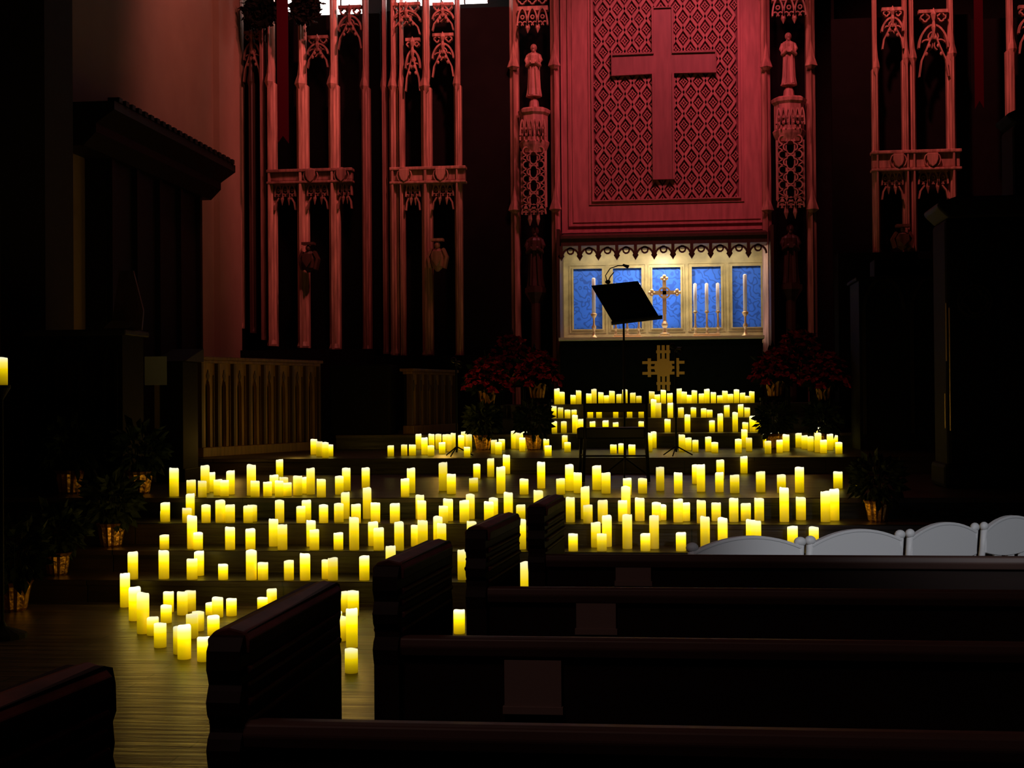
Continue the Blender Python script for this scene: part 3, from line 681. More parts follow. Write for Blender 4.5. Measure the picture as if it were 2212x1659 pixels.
def casework():
    Y = 18.2; x0, x1 = XX(1832, Y+0.9), XX(1992, Y)+0.9; zt = ZZ(548, Y, 1900)
    e = empty("organ_case", ((x0+x1)/2, Y+0.5, 0.9), "tall black wooden organ casework below the lit screen", "organ case")
    b = BM(); box(b, x0+0.04, x1, Y+0.04, Y+0.9, 0.9, zt-0.3); part("body", b, black_wood, e)
    b = BM(); box(b, XX(1892, Y+0.5), x1+0.03, Y+0.5, Y+0.93, zt-0.3, zt-0.02); box(b, x0, x1+0.03, Y, Y+0.93, zt-0.34, zt-0.29); part("cornice", b, black_wood, e, bevel=0.02)
    b = BM()
    for i in range(3): strip(b, arch_pts(x0+0.1+i*0.6, x0+0.6+i*0.6, 2.7, 0.4), 0.04, Y+0.01, Y+0.05); strip(b, [(x0+0.1+i*0.6, 1.1), (x0+0.1+i*0.6, 2.7)], 0.04, Y+0.01, Y+0.05)
    part("carving", b, dark_wood, e)
    Y = 13.4; D = 0.7; x0 = XX(1995, Y+D); x1 = x0+2.2; zt = ZZ(425, Y, 2000)
    e = empty("organ_console", ((x0+x1)/2, Y+D/2, 0.72), "large black wooden console with brass rods and round carved panel", "organ console")
    b = BM(); box(b, x0+0.10, x1, Y+0.05, Y+D, 0.72, zt-0.2); box(b, x0+0.06, x1, Y, Y+D, 0.72, 0.95); part("body", b, black_wood, e, bevel=0.04)
    b = BM(); prism(b, [(x0+0.12, Y-0.0, zt-0.2), (x0+0.02, Y-0.0, zt-0.1), (x0+0.02, Y, zt-0.06), (x0+0.2, Y, zt), (x1, Y, zt), (x1, Y, zt-0.2)], (0, D, 0)); part("cornice", b, dark_wood, e, bevel=0.02)
    b = BM(); xa = XX(2150, Y+D); box(b, xa+0.08, x1, Y+0.2, Y+D, zt, ZZ(260, Y, 2150)); prism(b, [(xa+0.1, Y+0.15, ZZ(262, Y, 2150)), (xa, Y+0.15, ZZ(240, Y, 2150)), (xa+0.15, Y+0.15, ZZ(225, Y, 2150)), (x1, Y+0.15, ZZ(220, Y, 2150)), (x1, Y+0.15, ZZ(262, Y, 2150))], (0, D-0.15, 0)); part("upper_case", b, black_wood, e, bevel=0.04)
    for p, a, c in ((2045, 655, 780), (2052, 665, 930), (2041, 850, 925)):
        b = BM(); X = XX(p, Y); tube(b, [(X, Y-0.02, ZZ(c, Y, p)), (X, Y-0.02, ZZ(a, Y, p))], 0.007); part("brass_rod", b, brass, e)
    b = BM(); X = XX(2110, Y); zc = ZZ(650, Y, 2100); strip(b, circ(X, zc, 0.15, 24), 0.02, Y+0.02, Y+0.06, True); strip(b, quatre(X, zc, 0.12, 24), 0.02, Y+0.02, Y+0.06, True); part("roundel", b, dark_wood, e)
casework()

# ------------------------------------------------------------------ poinsettias
def foliage(b, c, R_, n, L, up=0.3):
    for i in range(n):
        d = Vector((random.gauss(0,1), random.gauss(0,1), random.gauss(up,0.8))).normalized()
        leaf(b, c+d*R_*random.uniform(0.45,0.95), (d+Vector((random.uniform(-.5,.5), random.uniform(-.5,.5), random.uniform(-.6,.2)))), L*random.uniform(0.7,1.2), L*0.27)
def plant(name, label, cat, group, red=True):
    e = empty(name, (0,0,0), label, cat, group)
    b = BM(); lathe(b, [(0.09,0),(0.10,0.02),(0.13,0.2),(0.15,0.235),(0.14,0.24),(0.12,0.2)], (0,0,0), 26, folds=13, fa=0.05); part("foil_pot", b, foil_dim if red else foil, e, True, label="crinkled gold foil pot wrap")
    b = BM()
    for i in range(7):
        t = i*0.9; tube(b, [(0,0,0.18), (0.08*math.cos(t),0.08*math.sin(t),0.35), (0.16*math.cos(t),0.16*math.sin(t),0.52)], 0.008, 5)
    foliage(b, Vector((0,0,0.46 if not red else 0.42)), 0.27, 230, 0.15, -0.3 if red else 0.1); part("foliage", b, leaf_green, e, True)
    if red:
        b = BM()
        for i in range(46):
            t = i*2.4; r = 0.35*math.sqrt((i+0.5)/46); c = Vector((r*math.cos(t), r*math.sin(t), 0.72-r*r*3.8+random.uniform(-.04,.04)))
            out = Vector((math.cos(t), math.sin(t), 0))*(r/0.35)
            for k in range(8):
                a = k*2*math.pi/8+random.uniform(-.3,.3)
                dd = Vector((math.cos(a), math.sin(a), random.uniform(-0.35,0.4))); dd = dd+Vector((0,0,-1))*(out.dot(dd))*0.7
                leaf(b, c, dd, random.uniform(0.07,0.13), 0.034)
        part("bracts", b, leaf_red, e, True, label="dark red poinsettia bracts")
    return e
pt = plant("potted_poinsettia", "potted red poinsettia in gold foil beside the altar steps", "potted plant", "poinsettias by the altar")
gp = plant("potted_plant", "leafy dark potted plant in gold foil on the chancel steps", "potted plant", "foil potted plants on the steps", red=False)
def put(px, Y, z, s=1, rz=0, src=None):
    return dup(src or pt, (at_y(px, 850, Y).x, Y, z), rz, s)
def stand(px, Y, z0, h, w=0.42):
    X = at_y(px, 850, Y).x; b = BM()
    box(b, X-w/2, X+w/2, Y-0.17, Y+0.17, z0+h-0.04, z0+h)
    for sx in (-1, 1):
        for sy in (-1, 1): box(b, X+sx*(w/2-0.04)-0.02, X+sx*(w/2-0.04)+0.02, Y+sy*0.13-0.02, Y+sy*0.13+0.02, z0, z0+h-0.04)
    solo("plant_stand", b, black_wood, "low black wooden stand holding a potted poinsettia", "plant stand", group="plant stands")
firstp = True
for (p_, Y_, h_, s_) in ((1052, 19.45, 0.40, 0.95), (1160, 19.45, 0.48, 0.95), (1105, 20.3, 0.50, 1.0),
                         (1675, 19.45, 0.48, 0.95), (1782, 19.45, 0.42, 0.95), (1728, 20.3, 0.52, 1.0)):
    z0_ = 1.1 if Y_ < 19.9 or abs(XX(p_, Y_)) > 2.48 else 1.3
    stand(p_, Y_, z0_, h_)
    if firstp:
        pt.location = (XX(p_, Y_), Y_, z0_+h_); pt.scale = (s_,)*3; firstp = False
    else: put(p_, Y_, z0_+h_, s_, Y_*3+p_)
gp.location = (XX(242, 11.45), 11.42, 0.36); gp.scale = (0.85,)*3
put(122, 10.93, 0.18, 0.78, 1, gp); put(28, 10.2, 0.0, 0.95, 2, gp); put(1893, 11.93, 0.54, 0.75, 2, gp)
put(150, 12.75, 0.72, 0.95, 3, gp); put(300, 12.75, 0.72, 0.9, 0.3, gp)
for (p_, Y_) in ((1152, 18.6), (1042, 18.65), (1672, 18.6), (1778, 18.65)):
    o = put(p_, Y_, 0.9, 0.85, p_, gp); o["label"] = "leafy green potted plant in gold foil beside the altar steps"; o["group"] = "foil potted plants by the altar"

# ------------------------------------------------------------------ candles
b = BM()
seg = 20
rows = []
for zz, rr in ((0,0.97),(0.02,1),(0.5,1),(0.96,1),(1.0,0.93),(0.985,0.84),(0.93,0.78)):
    row = []
    for i in range(seg):
        a = 2*math.pi*i/seg; dz = (0.018*math.sin(a+0.7)+0.010*math.sin(3*a)) if zz > 0.9 else 0
        row.append(b.verts.new((rr*math.cos(a), rr*math.sin(a), zz+dz-(0.02 if zz > 0.9 else 0))))
    rows.append(row)
for a, c in zip(rows, rows[1:]):
    for i in range(seg): b.faces.new((a[i], a[(i+1)%seg], c[(i+1)%seg], c[i]))
b.faces.new(list(reversed(rows[0]))); b.faces.new(rows[-1])
csrc = finish("pillar_candle", b, candle_m, True)
cand = {
 'f': [(270,1237,1311),(291,1268,1340),(309,1280,1368),(330,1333,1370),(346,1345,1398),(364,1277,1322),(359,1307,1345),(388,1352,1412),(398,1350,1423),(440,1375,1428),(394,1278,1328),(411,1275,1320),(415,1325,1378),(428,1320,1362),(461,1330,1372),(470,1290,1333),(456,1302,1328),(500,1292,1330),(567,1290,1316),(587,1272,1312),(740,1277,1322),(763,1275,1330),(760,1313,1398),(735,1330,1384),(726,1320,1352),(759,1400,1453),(992,1316,1368),(1130,1212,1312)],
 '1': [(287,1192,1254),(354,1188,1250),(430,1190,1243),(415,1206,1256),(482,1218,1257),(543,1188,1257),(568,1214,1253),(624,1210,1253),(659,1195,1256),(706,1208,1250),(719,1204,1255),(787,1200,1253),(1000,1186,1252),(844,1178,1252)],
 '2': [(355,1155,1187),(428,1150,1187),(415,1113,1185),(497,1138,1188),(541,1142,1188),(591,1120,1180),(610,1132,1188),(672,1123,1180),(679,1143,1190),(731,1150,1187),(765,1116,1188),(806,1127,1178),(818,1140,1188),(862,1127,1190),(898,1133,1180),(913,1123,1178),(946,1115,1180),(954,1130,1186),(1019,1125,1180),(1126,1120,1186),(1238,1152,1190),(1300,1152,1190),(1287,1127,1182),(1311,1113,1178),(1355,1110,1185),(1413,1112,1185),(1394,1152,1190),(1471,1150,1190),(1523,1115,1182),(1561,1118,1178),(1622,1122,1178),(1633,1124,1182),(1712,1136,1184),(1758,1138,1182)],
 '3': [(357,1085,1127),(356,1110,1132),(404,1097,1130),(411,1066,1120),(445,1090,1130),(476,1080,1128),(497,1090,1130),(536,1092,1130),(545,1090,1128),(604,1080,1130),(650,1093,1130),(662,1080,1124),(699,1090,1130),(732,1087,1128),(746,1063,1120),(769,1088,1130),(793,1053,1120),(811,1085,1128),(853,1087,1130),(911,1080,1130),(907,1068,1120),(968,1077,1125),(958,1092,1130),(1003,1080,1128),(1016,1067,1120),(1066,1075,1120),(1056,1083,1125),(1098,1063,1122),(1125,1090,1125),(1163,1058,1115),(1232,1073,1128),(1270,1090,1130),(1302,1080,1130),(1264,1050,1115),(1352,1050,1115),(1345,1080,1126),(1382,1075,1125),(1418,1085,1125),(1429,1090,1124),(1465,1077,1128),(1480,1085,1125),(1515,1080,1130),(1547,1085,1125),(1585,1075,1127),(1611,1087,1125),(1640,1075,1125),(1694,1052,1127),(1730,1073,1123),(1783,1060,1127),(1802,1056,1124)],
 '4': [(376,1010,1072),(413,1036,1072),(443,1005,1065),(437,1038,1074),(456,1020,1062),(471,1035,1070),(485,1037,1072),(498,1016,1068),(543,1003,1070),(551,1038,1073),(578,1040,1072),(592,1025,1066),(604,992,1034),(603,1038,1073),(613,1030,1066),(621,1042,1072),(643,1027,1070),(671,1010,1068),(658,1030,1066),(694,1034,1074),(748,1010,1060),(733,1028,1068),(790,1010,1055),(888,1010,1065),(875,1033,1073),(957,998,1060),(975,1023,1067),(1030,1002,1034),(1023,1032,1062),(1060,990,1030),(1082,1007,1066),(1094,982,1022),(1132,1034,1068),(1169,997,1055),(1211,1033,1068),(1230,1003,1060),(1248,1020,1065),(1289,1005,1058),(1309,1020,1066),(1355,1032,1070),(1388,1033,1066),(1426,1008,1060),(1465,1020,1066),(1503,1003,1045),(1514,1003,1062),(1556,993,1034),(1554,1020,1063),(1587,1025,1065),(1607,985,1022),(1643,1018,1063),(1688,1025,1065),(1727,1008,1064),(1810,1018,1055),(1848,1025,1050)],
 's': [(844,962,986),(873,960,984),(891,960,984),(678,948,982),(690,953,986),(703,955,989),(713,960,986),(904,937,966),(917,945,982),(932,937,964),(931,962,985),(947,937,966),(955,955,980),(962,938,962),(971,938,975),(980,935,962),(996,940,972),(1002,932,962),(1013,938,976),(1009,965,987),(1038,943,972),(1067,950,980),(1077,955,982),(1084,948,972),(1110,930,966),(1120,935,970),(1132,932,964),(1128,945,975),(1145,940,970),(1180,948,972),(1184,962,985),(1220,940,965),(1226,955,976),(1325,960,980),(1343,958,980),(1365,960,984),(1402,935,975),(1412,932,966),(1473,938,975),(1487,945,973),(1502,950,976),(1530,943,975),(1544,955,978),(1595,948,978),(1608,927,966),(1618,945,975),(1655,937,964),(1659,952,980),(1670,935,963),(1688,930,962),(1684,950,978),(1698,938,975),(1725,935,966),(1738,940,970),(1751,942,974),(1765,922,960),(1767,935,977),(1793,937,972),(1812,955,980),(1857,943,965),(1779,950,979),(1803,940,965)],
 'A': [(1197,910,934),(1218,910,935),(1242,896,925),(1255,905,930),(1280,910,932),(1308,908,930),(1330,912,933),(1385,910,930),(1442,905,933),(1485,895,928),(1538,908,933),(1556,893,928),(1588,890,927),(1610,912,935),(1625,898,930),(1637,898,931)],
 'B': [(1196,877,902),(1211,880,903),(1226,885,905),(1240,885,903),(1275,880,900),(1294,882,903),(1330,880,902),(1360,878,900),(1385,882,903),(1412,862,898),(1422,870,904),(1448,870,903),(1471,880,903),(1498,880,900),(1520,882,903),(1533,885,905),(1570,875,900),(1600,873,900),(1614,880,905)],
 'C': [(x, 839+((i*7)%17), 870-((i*5)%9)) for i, x in enumerate((1203,1214,1238,1250,1272,1283,1298,1310,1322,1337,1350,1367,1380,1408,1420,1433,1447,1467,1478,1488,1500,1515,1527,1541,1555,1566,1578,1591,1604,1615,1624))],
}
place = {'f':"on the floorboards before the steps",'1':"on the lowest chancel step",'2':"on the second chancel step",'3':"on the third chancel step",'4':"on the wide chancel landing",
         's':"on the stage edge near the altar",'A':"on the lower altar step",'B':"on the middle altar step",'C':"on the top step before the altar"}
obstacles = {'s': [(XX(1152,18.6), 18.6), (XX(1042,18.65), 18.65), (XX(1672,18.6), 18.6), (XX(1778,18.65), 18.65)]}
first_c = True; ncand = 0
for k, lst in cand.items():
    zz, y0, y1 = LV[k]; done = []
    for (px_, pt_, pb_) in lst:
        p = at_z(px_, pb_, zz) if zz < 1.45 else at_y(px_, 860, y0+0.1+((870-pb_)/9.0)*0.55)
        Y0 = min(max(p.y, y0+0.06), y1-0.08)
        r = random.uniform(0.038, 0.043)
        best = None
        for t in range(80):
            off = ((t+1)//2)*0.035*(1 if t % 2 else -1)
            Y = Y0+off
            if Y < y0+0.05 or Y > y1-0.06: continue
            X = at_y(px_, (pt_+pb_)/2, Y).x
            if any((X-q[0])**2+(Y-q[1])**2 < 0.2**2 for q in obstacles.get(k, [])): continue
            if all((X-q[0])**2+(Y-q[1])**2 > 0.088**2 for q in done): best = (X, Y); break
        if not best:
            X = at_y(px_, pb_, Y0).x; best = (X, Y0)
            for t in range(1, 30):
                X2 = X+((t+1)//2)*0.03*(1 if t % 2 else -1)
                if all((X2-q[0])**2+(Y0-q[1])**2 > 0.088**2 for q in done): best = (X2, Y0); break
        X, Y = best; done.append(best)
        h = max(0.09, min(0.36, at_y(px_, pt_, Y).z-zz))
        o = csrc if first_c else csrc.copy()
        if not first_c: COL.objects.link(o)
        first_c = False
        o.location = (X, Y, zz); o.scale = (r, r, h); o.rotation_euler[2] = random.uniform(0, 6.28)
        size = "tall" if h > 0.22 else ("short" if h < 0.15 else "medium")
        o["label"] = "%s glowing yellow pillar candle %s" % (size, place[k]); o["category"] = "candle"; o["group"] = "glowing pillar candles on the steps"
        ncand += 1
print("candles", ncand)
def sidestand():
    Y = 9.0; X = XX(3, Y); z = ZZ(832, Y, 5)
    b = BM(); lathe(b, [(0.16,0),(0.16,0.03),(0.03,0.08),(0.012,0.12),(0.012,z-0.1),(0.06,z-0.02),(0.06,z)], (X,Y,0), 16); solo("candle_stand", b, iron, "slender black iron candle stand holding one candle", "candle stand", smooth=False)
    o = csrc.copy(); COL.objects.link(o); o.location = (X, Y, z); o.scale = (0.042, 0.042, ZZ(772, Y, 5)-z); o["label"] = "glowing yellow pillar candle on a black iron stand"
sidestand()

# ------------------------------------------------------------------ music stand, mic stands, chair
def music_stand():
    Y = 15.2; base = Vector((at_y(1349, 900, Y).x, Y, 0.72))
    e = empty("music_stand", base, "black metal music stand with tilted desk and clip-on lamp", "music stand")
    tl, tr, br_, bl = at_y(1277, 617, Y+0.08), at_y(1378, 607, Y+0.08), at_y(1425, 686, Y-0.1), at_y(1325, 698, Y-0.1)
    n = (tr-tl).cross(bl-tl).normalized()
    b = BM(); prism(b, [tl, tr, br_, bl], n*0.012); part("desk", b, black_metal, e)
    b = BM(); d = (br_-bl).normalized(); prism(b, [bl-d*0.02, br_+d*0.03, br_+d*0.03+Vector((0,-0.06,0.02)), bl-d*0.02+Vector((0,-0.06,0.02))], Vector((0,0,-0.02))); part("ledge", b, black_metal, e)
    b = BM(); c = (tl+br_)/2; tube(b, [base+Vector((0,0,0.08)), (base.x, Y, 1.6), (base.x, Y, c.z-0.02), c+Vector((0,0.01,0))], [0.014,0.014,0.01,0.012], 10)
    for sx, sy in ((1,0.5),(-1,0.5),(0,-1)):
        tube(b, [base+Vector((0,0,0.22)), base+Vector((sx*0.26, sy*0.26, 0.012))], 0.009)
    part("pole", b, black_metal, e)
    b = BM(); m = at_y(1312, 612, Y+0.05)
    tube(b, [m, at_y(1308, 595, Y), at_y(1318, 580, Y-0.03), at_y(1335, 574, Y-0.05), at_y(1352, 574, Y-0.05)], 0.006, 6)
    tube(b, [m, at_y(1318, 598, Y), at_y(1326, 588, Y-0.02)], 0.006, 6)
    tube(b, [at_y(1345, 572, Y-0.05), at_y(1358, 577, Y-0.05)], [0.012, 0.02], 8)
    ball(b, at_y(1313, 609, Y+0.05), 0.03, 1, 0.6, 0.8, 8, 6)
    part("clip_lamp", b, black_metal, e)
music_stand()
def mic_stand(px, ptop, Y, zf, label):
    base = Vector((at_y(px, 900, Y).x, Y, zf)); zt = ZZ(ptop, Y, px)
    e = empty("microphone_stand", base, label, "microphone stand", "microphone stands")
    b = BM(); tube(b, [base+Vector((0,0,0.05)), (base.x, Y, zt)], 0.012)
    for t in (0.3, 2.4, 4.5): tube(b, [base+Vector((0,0,0.12)), base+Vector((0.2*math.cos(t), 0.2*math.sin(t), 0.012))], 0.008)
    part("pole", b, black_metal, e)
    b = BM(); tube(b, [(base.x, Y, zt), (base.x+0.03, Y-0.05, zt+0.04), (base.x+0.08, Y-0.12, zt+0.03)], [0.014,0.018,0.022], 10); ball(b, (base.x-0.03, Y, zt+0.07), 0.035, u=10, v=8); tube(b, [(base.x+0.06,Y,zt-0.02),(base.x-0.03,Y,zt+0.07)], 0.014)
    part("microphone", b, black_metal, e)
mic_stand(1460, 760, 16.5, 0.9, "thin black microphone stand on the stage before the altar")
mic_stand(986, 790, 16.6, 0.9, "thin black microphone stand standing among candles")
def chair():
    Y = 14.4; x0, x1 = at_y(1246, 950, Y).x, at_y(1400, 950, Y).x
    z = lambda p: ZZ(p, Y, 1320)
    e = empty("performer_chair", ((x0+x1)/2, Y+0.2, 0.72), "black metal-framed chair seen from behind on the landing", "chair")
    xa, xb = at_y(1263, 880, Y).x, at_y(1396, 880, Y).x
    b = BM(); box(b, xa, xb, Y-0.02, Y+0.02, z(890), z(871)); part("backrest", b, black_metal, e, bevel=0.01)
    b = BM(); box(b, x0, x1-0.03, Y, Y+0.46, z(948), z(924)); part("seat", b, black_metal, e, bevel=0.015)
    for X1, Yy, zt in ((xa, Y, z(848)), (xb, Y, z(848)), (x0+0.02, Y+0.42, z(945)), (x1-0.03, Y+0.42, z(945))):
        b = BM(); dx = -0.02 if X1 < (x0+x1)/2 else 0.02
        tube(b, [(X1, Yy, zt), (X1, Yy, z(945)), (X1+dx, Yy, 0.725)], 0.016, 8); part("leg", b, black_metal, e, smooth=True)
    b = BM(); tube(b, [(xa, Y, z(985)), (xb, Y, z(985))], 0.01); tube(b, [(xa, Y, z(985)), (x0+0.02, Y+0.42, z(985))], 0.01); tube(b, [(xb, Y, z(985)), (x1-0.03, Y+0.42, z(985))], 0.01); part("stretcher", b, black_metal, e)
chair()

# ------------------------------------------------------------------ pews
def pew(d, near, far, dfar, zcap, zrail, xright=2.9):
    A = at_y(near[0], near[1], d-0.03); Bp = at_y(far[0], far[1], dfar)
    A2 = Vector((A.x, A.y, 0)); th = 0.065
    B2 = Vector((Bp.x-0.07, Bp.y, 0))
    e_ = (B2-A2); L = e_.length; e_.normalize(); nrm = Vector((e_.y, -e_.x, 0))
    if nrm.x < 0: nrm = -nrm
    E = empty("pew", ((A2.x+xright)/2, d, 0), "dark brown wooden church pew with a moulded end panel", "pew", "church pews")
    def endpanel(O):
        def P(t, z, s=0): return O+e_*t+Vector((0,0,z))+nrm*s
        b = BM(); z = zcap
        prof = [(0.006,0),(0.006,z-0.26),(0.0,z-0.245),(-0.006,z-0.22),(0.002,z-0.20),(0.014,z-0.19),(0.014,z-0.17),(0.0,z-0.155),(-0.006,z-0.13),(0.004,z-0.11),(0.010,z-0.10),(0.004,z-0.085),(-0.004,z-0.07),(-0.002,z-0.035),(0.018,z-0.012),(0.05,z-0.005),(L-0.04,z-0.0),(L-0.012,z-0.008),(L-0.002,z-0.035),(L,z-0.08),(L-0.012,z-0.095),(L-0.006,z-0.13),(L-0.012,z-0.15),(L,z-0.18),(L,z-0.3),(L,0)]
        prism(b, [P(t, q) for t, q in prof], nrm*th)
        part("pew_end", b, pew_wood, E)
        b = BM()
        cs = [(-0.008,z-0.045),(-0.010,z-0.018),(0.004,z-0.003),(th/2,z+0.004),(th-0.004,z-0.003),(th+0.010,z-0.018),(th+0.008,z-0.045)]
        prism(b, [P(0.03, q, s) for s, q in cs], e_*(L-0.06))
        for zz, ww in ((z-0.075, 0.008), (z-0.105, 0.005), (z-0.135, 0.009), (z-0.175, 0.005)):
            prism(b, [P(0.03, zz-0.009, -ww), P(0.03, zz, -ww-0.004), P(0.03, zz+0.007, -ww), P(0.03, zz+0.007, th+ww), P(0.03, zz, th+ww+0.004), P(0.03, zz-0.009, th+ww)], e_*(L-0.07))
        part("cap_moulding", b, pew_cap_lit_wood, E, bevel=0.003)
    endpanel(A2); endpanel(Vector((xright, A2.y, 0)))
    xs0 = A2.x+th; xr_ = xright
    b = BM(); prism(b, [(xs0, d, 0.06), (xs0, d+0.03, 0.06), (xs0, d+0.05, 0.45), (xs0, d+0.03, zrail-0.05), (xs0, d, zrail-0.05)], (xr_-xs0, 0, 0)); part("backrest", b, pew_wood, E)
    b = BM(); prism(b, [(xs0, d-0.015, zrail-0.05), (xs0, d-0.022, zrail-0.025), (xs0, d-0.016, zrail-0.004), (xs0, d-0.0, zrail), (xs0, d+0.04, zrail-0.004), (xs0, d+0.05, zrail-0.03), (xs0, d+0.04, zrail-0.05)], (xr_-xs0, 0, 0)); part("top_rail", b, pew_rail_lit_wood, E, bevel=0.004)
    b = BM(); box(b, xs0+0.06, xr_-0.01, d+0.045, min(d+0.46, dfar-0.06), 0.42, 0.455); part("seat", b, pew_wood, E, bevel=0.006)
    return E
pews = [
 (1.64, (-330,1900), (262,1600), 2.17, 1.18, None),
 (2.56, (447,1500), (742,1400), 3.28, 1.165, (1100,1566)),
 (3.50, (806,1350), (982,1300), 4.07, 1.185, (1400,1379)),
 (4.41, (1006,1250), (1127,1200), 4.96, 1.19, (1500,1270)),
 (5.34, (1140,1150), (1222,1120), 5.88, 1.19, (1500,1198)),
]
for (d, nr, fr, df, zc, rl) in pews:
    z_ = at_y(rl[0], rl[1], d).z if rl else 1.0
    pew(d, nr, fr, df, zc, z_)
for (x0, x1, y0, y1, d) in ((1330,1406,1220,1262,5.34),(1245,1330,1296,1366,4.41),(1090,1212,1428,1536,3.50)):
    a, c = at_y(x0, y1, d-0.014), at_y(x1, y0, d-0.014)
    b = BM(); box(b, a.x, c.x, d-0.014, d-0.003, a.z, c.z)
    box(b, a.x-0.004, c.x+0.004, d-0.02, d-0.003, a.z-0.006, a.z+0.012)
    solo("prayer_card", b, card, "dim brown card leaning against the pew back", "card", group="cards on the pew backs")

# ------------------------------------------------------------------ white folding chairs
def fold_chair():
    e = empty("folding_chair", (0,0,0), "white resin folding chair with an arched crest rail", "chair", "white folding chairs")
    W = 0.24; H = 0.95
    b = BM()
    n = 14; top = []; bot = []
    for i in range(n+1):
        t = -1+2*i/n; x = t*W; top.append((x, H-0.06*t*t)); bot.append((x, H-0.17-0.03*(1-t*t)))
    prism(b, [(p[0], -0.012, p[1]) for p in top]+[(p[0], -0.012, p[1]) for p in reversed(bot)], (0, 0.024, 0))
    strip(b, top, 0.014, -0.016, 0.016)
    part("crest_rail", b, white_resin, e, True, bevel=0.003)
    for sx in (-1, 1):
        b = BM()
        tube(b, [(sx*W, 0, H-0.045), (sx*W, 0.01, 0.8), (sx*W, 0.06, 0.45), (sx*W, 0.30, 0.012)], 0.017, 10)
        ball(b, (sx*W, 0, H-0.034), 0.024, 1.1, 0.9, 1.0, 12, 8)
        part("back_upright", b, white_resin, e, True, smooth=True)
        b = BM(); tube(b, [(sx*(W-0.04), 0.36, 0.46), (sx*(W-0.04), 0.2, 0.25), (sx*(W-0.04), -0.02, 0.012)], 0.015, 10); part("leg", b, white_resin, e, True, smooth=True)
    for q in (-0.12, 0, 0.12):
        b = BM(); box(b, q-0.03, q+0.03, -0.006, 0.01, 0.5, H-0.14); part("back_slat", b, white_resin, e, True)
    b = BM(); box(b, -W+0.02, W-0.02, 0.04, 0.40, 0.44, 0.475); part("seat", b, white_resin, e, True, bevel=0.01)
    b = BM(); tube(b, [(-W, 0.19, 0.22), (W, 0.19, 0.22)], 0.01); part("stretcher", b, white_resin, e, True)
    return e
fc = fold_chair()
def pose_chair(o, pl, Y, pr, Yr):
    a = at_y(pl, 1170, Y); c = at_y(pr, 1150, Yr)
    o.location = ((a.x+c.x)/2, (Y+Yr)/2, 0); o.rotation_euler[2] = math.atan2(Yr-Y, c.x-a.x)
    o.scale = (math.hypot(c.x-a.x, Yr-Y)/0.48, 1, 1)
pose_chair(fc, 1495, 6.35, 1728, 6.62)
for (pl, Y, pr, Yr) in ((1750, 6.68, 1944, 6.98), (1966, 7.03, 2106, 7.38), (2126, 7.43, 2235, 7.8)):
    o = dup(fc, (0,0,0)); pose_chair(o, pl, Y, pr, Yr)

# ------------------------------------------------------------------ lights
def spot(name, loc, tgt, e, col, ang, size=0.3, blend=0.6):
    l = bpy.data.lights.new(name, 'SPOT'); l.energy = e; l.color = col; l.spot_size = math.radians(ang); l.spot_blend = blend; l.shadow_soft_size = size
    o = bpy.data.objects.new(name, l); COL.objects.link(o); o.location = loc
    o.rotation_euler = (Vector(tgt)-Vector(loc)).to_track_quat('-Z', 'Y').to_euler(); return o
spot("spot_reredos", (1.2, 17.8, 10.2), (0.0, 22.7, 6.4), 780, (1, 0.11, 0.19), 48, 0.5)
spot("spot_screen_left", (-1.5, 18.3, 11.0), (-4.2, 22.2, 7.4), 1500, (1, 0.19, 0.18), 52, 0.2, 0.8)
spot("spot_screen_right", (2.0, 18.0, 11.0), (4.1, 21.6, 7.4), 1300, (1, 0.19, 0.18), 50, 0.2, 0.8)
spot("spot_niches", (0.0, 18.0, 10.2), (0.0, 22.4, 6.4), 400, (1, 0.22, 0.23), 66, 0.3)
spot("spot_wall", (-3.8, 18.2, 10.0), (-7.0, 20.6, 6.2), 420, (1, 0.26, 0.20), 78, 0.4, 0.9)
for sx in (-1, 1): spot("flower_fill", (sx*1.5, 15.0, 6.0), (sx*2.25, 19.6, 2.35), 11, (1, 0.2, 0.25), 13)  # added narrow red fill to brighten the poinsettias, no actual fixture
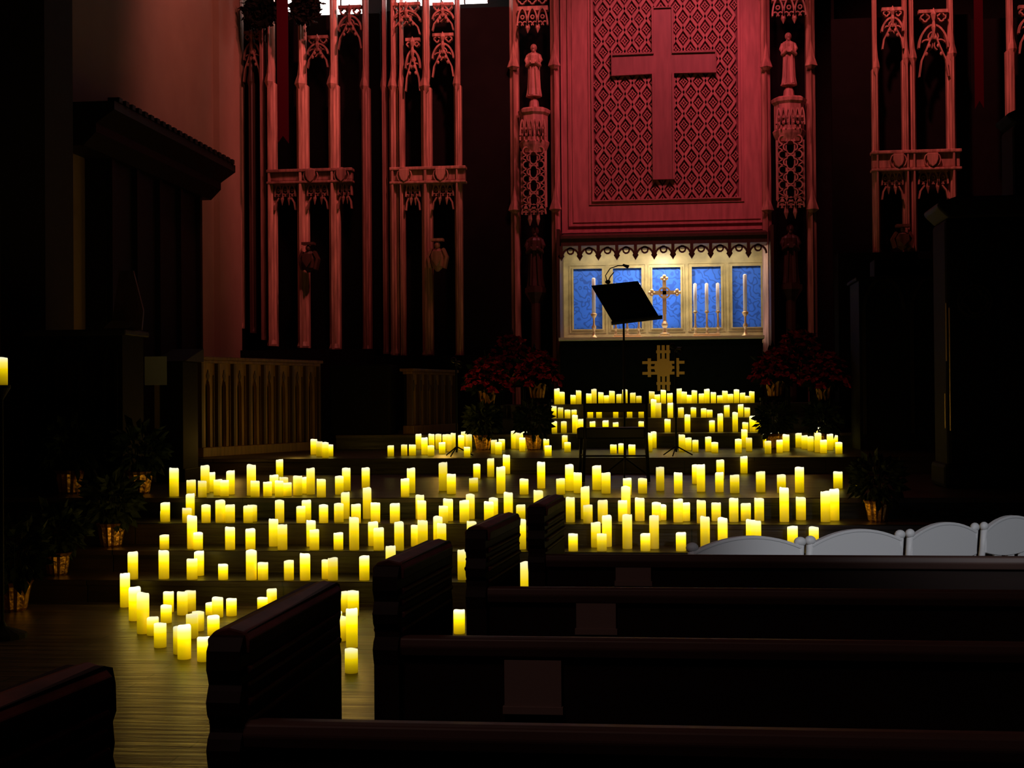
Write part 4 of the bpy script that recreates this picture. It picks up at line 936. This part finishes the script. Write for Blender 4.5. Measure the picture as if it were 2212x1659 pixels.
l = bpy.data.lights.new("altar_light", 'AREA'); l.shape = 'RECTANGLE'; l.size = 2.9; l.size_y = 0.15; l.energy = 27; l.color = (1, 0.93, 0.76)
o = bpy.data.objects.new("altar_light", l); COL.objects.link(o); o.location = (cx, YC+0.14, zc0-0.02); o.rotation_euler = (math.radians(25), 0, 0)
spot("altar_lamp", (cx, 22.15, zc0-0.03), (cx, 22.85, 2.9), 42, (1, 0.96, 0.86), 125, 0.08)
spot("chair_fill", (2.8, 0.6, 4.0), (1.35, 7.0, 0.9), 480, (0.92, 0.95, 1.0), 23, 0.3)  # added unseen fill, aimed to brighten the white chairs
spot("nave_fill", (-1.5, 0.2, 6.0), (-0.2, 5.0, 0.9), 75, (1, 0.58, 0.50), 75, 0.5)  # added unseen warm fill that lifts the pew rails and caps
def pt_light(px, Y, z, e, r=0.12):
    l = bpy.data.lights.new("candle_glow_fill", 'POINT'); l.energy = e; l.color = (1, 0.55, 0.08); l.shadow_soft_size = r  # extra point lights added at candle clusters to strengthen their glow
    o = bpy.data.objects.new("candle_glow_fill", l); COL.objects.link(o); o.location = (XX(px, Y), Y, z)
pt_light(420, 9.1, 0.38, 1.3); pt_light(320, 9.6, 0.45, 1.0); pt_light(750, 8.9, 0.40, 1.8); pt_light(560, 10.2, 0.45, 1.2)
pt_light(300, 11.0, 0.65, 1.6); pt_light(850, 11.6, 0.85, 1.6); pt_light(1400, 11.6, 0.85, 1.6); pt_light(1800, 11.6, 0.9, 1.0)
pt_light(600, 13.3, 1.15, 1.8); pt_light(1000, 13.8, 1.15, 1.8); pt_light(1350, 13.5, 1.15, 1.8); pt_light(1650, 13.5, 1.15, 1.8)
pt_light(640, 16.9, 1.3, 3.5); pt_light(500, 15.6, 1.1, 2.4); pt_light(960, 18.0, 1.35, 7); pt_light(1720, 17.0, 1.3, 2); pt_light(1440, 19.0, 1.4, 1.5)
w = bpy.data.worlds.new("world"); S.world = w; w.use_nodes = True
w.node_tree.nodes["Background"].inputs[0].default_value = (0.5, 0.3, 0.3, 1); w.node_tree.nodes["Background"].inputs[1].default_value = 0.002
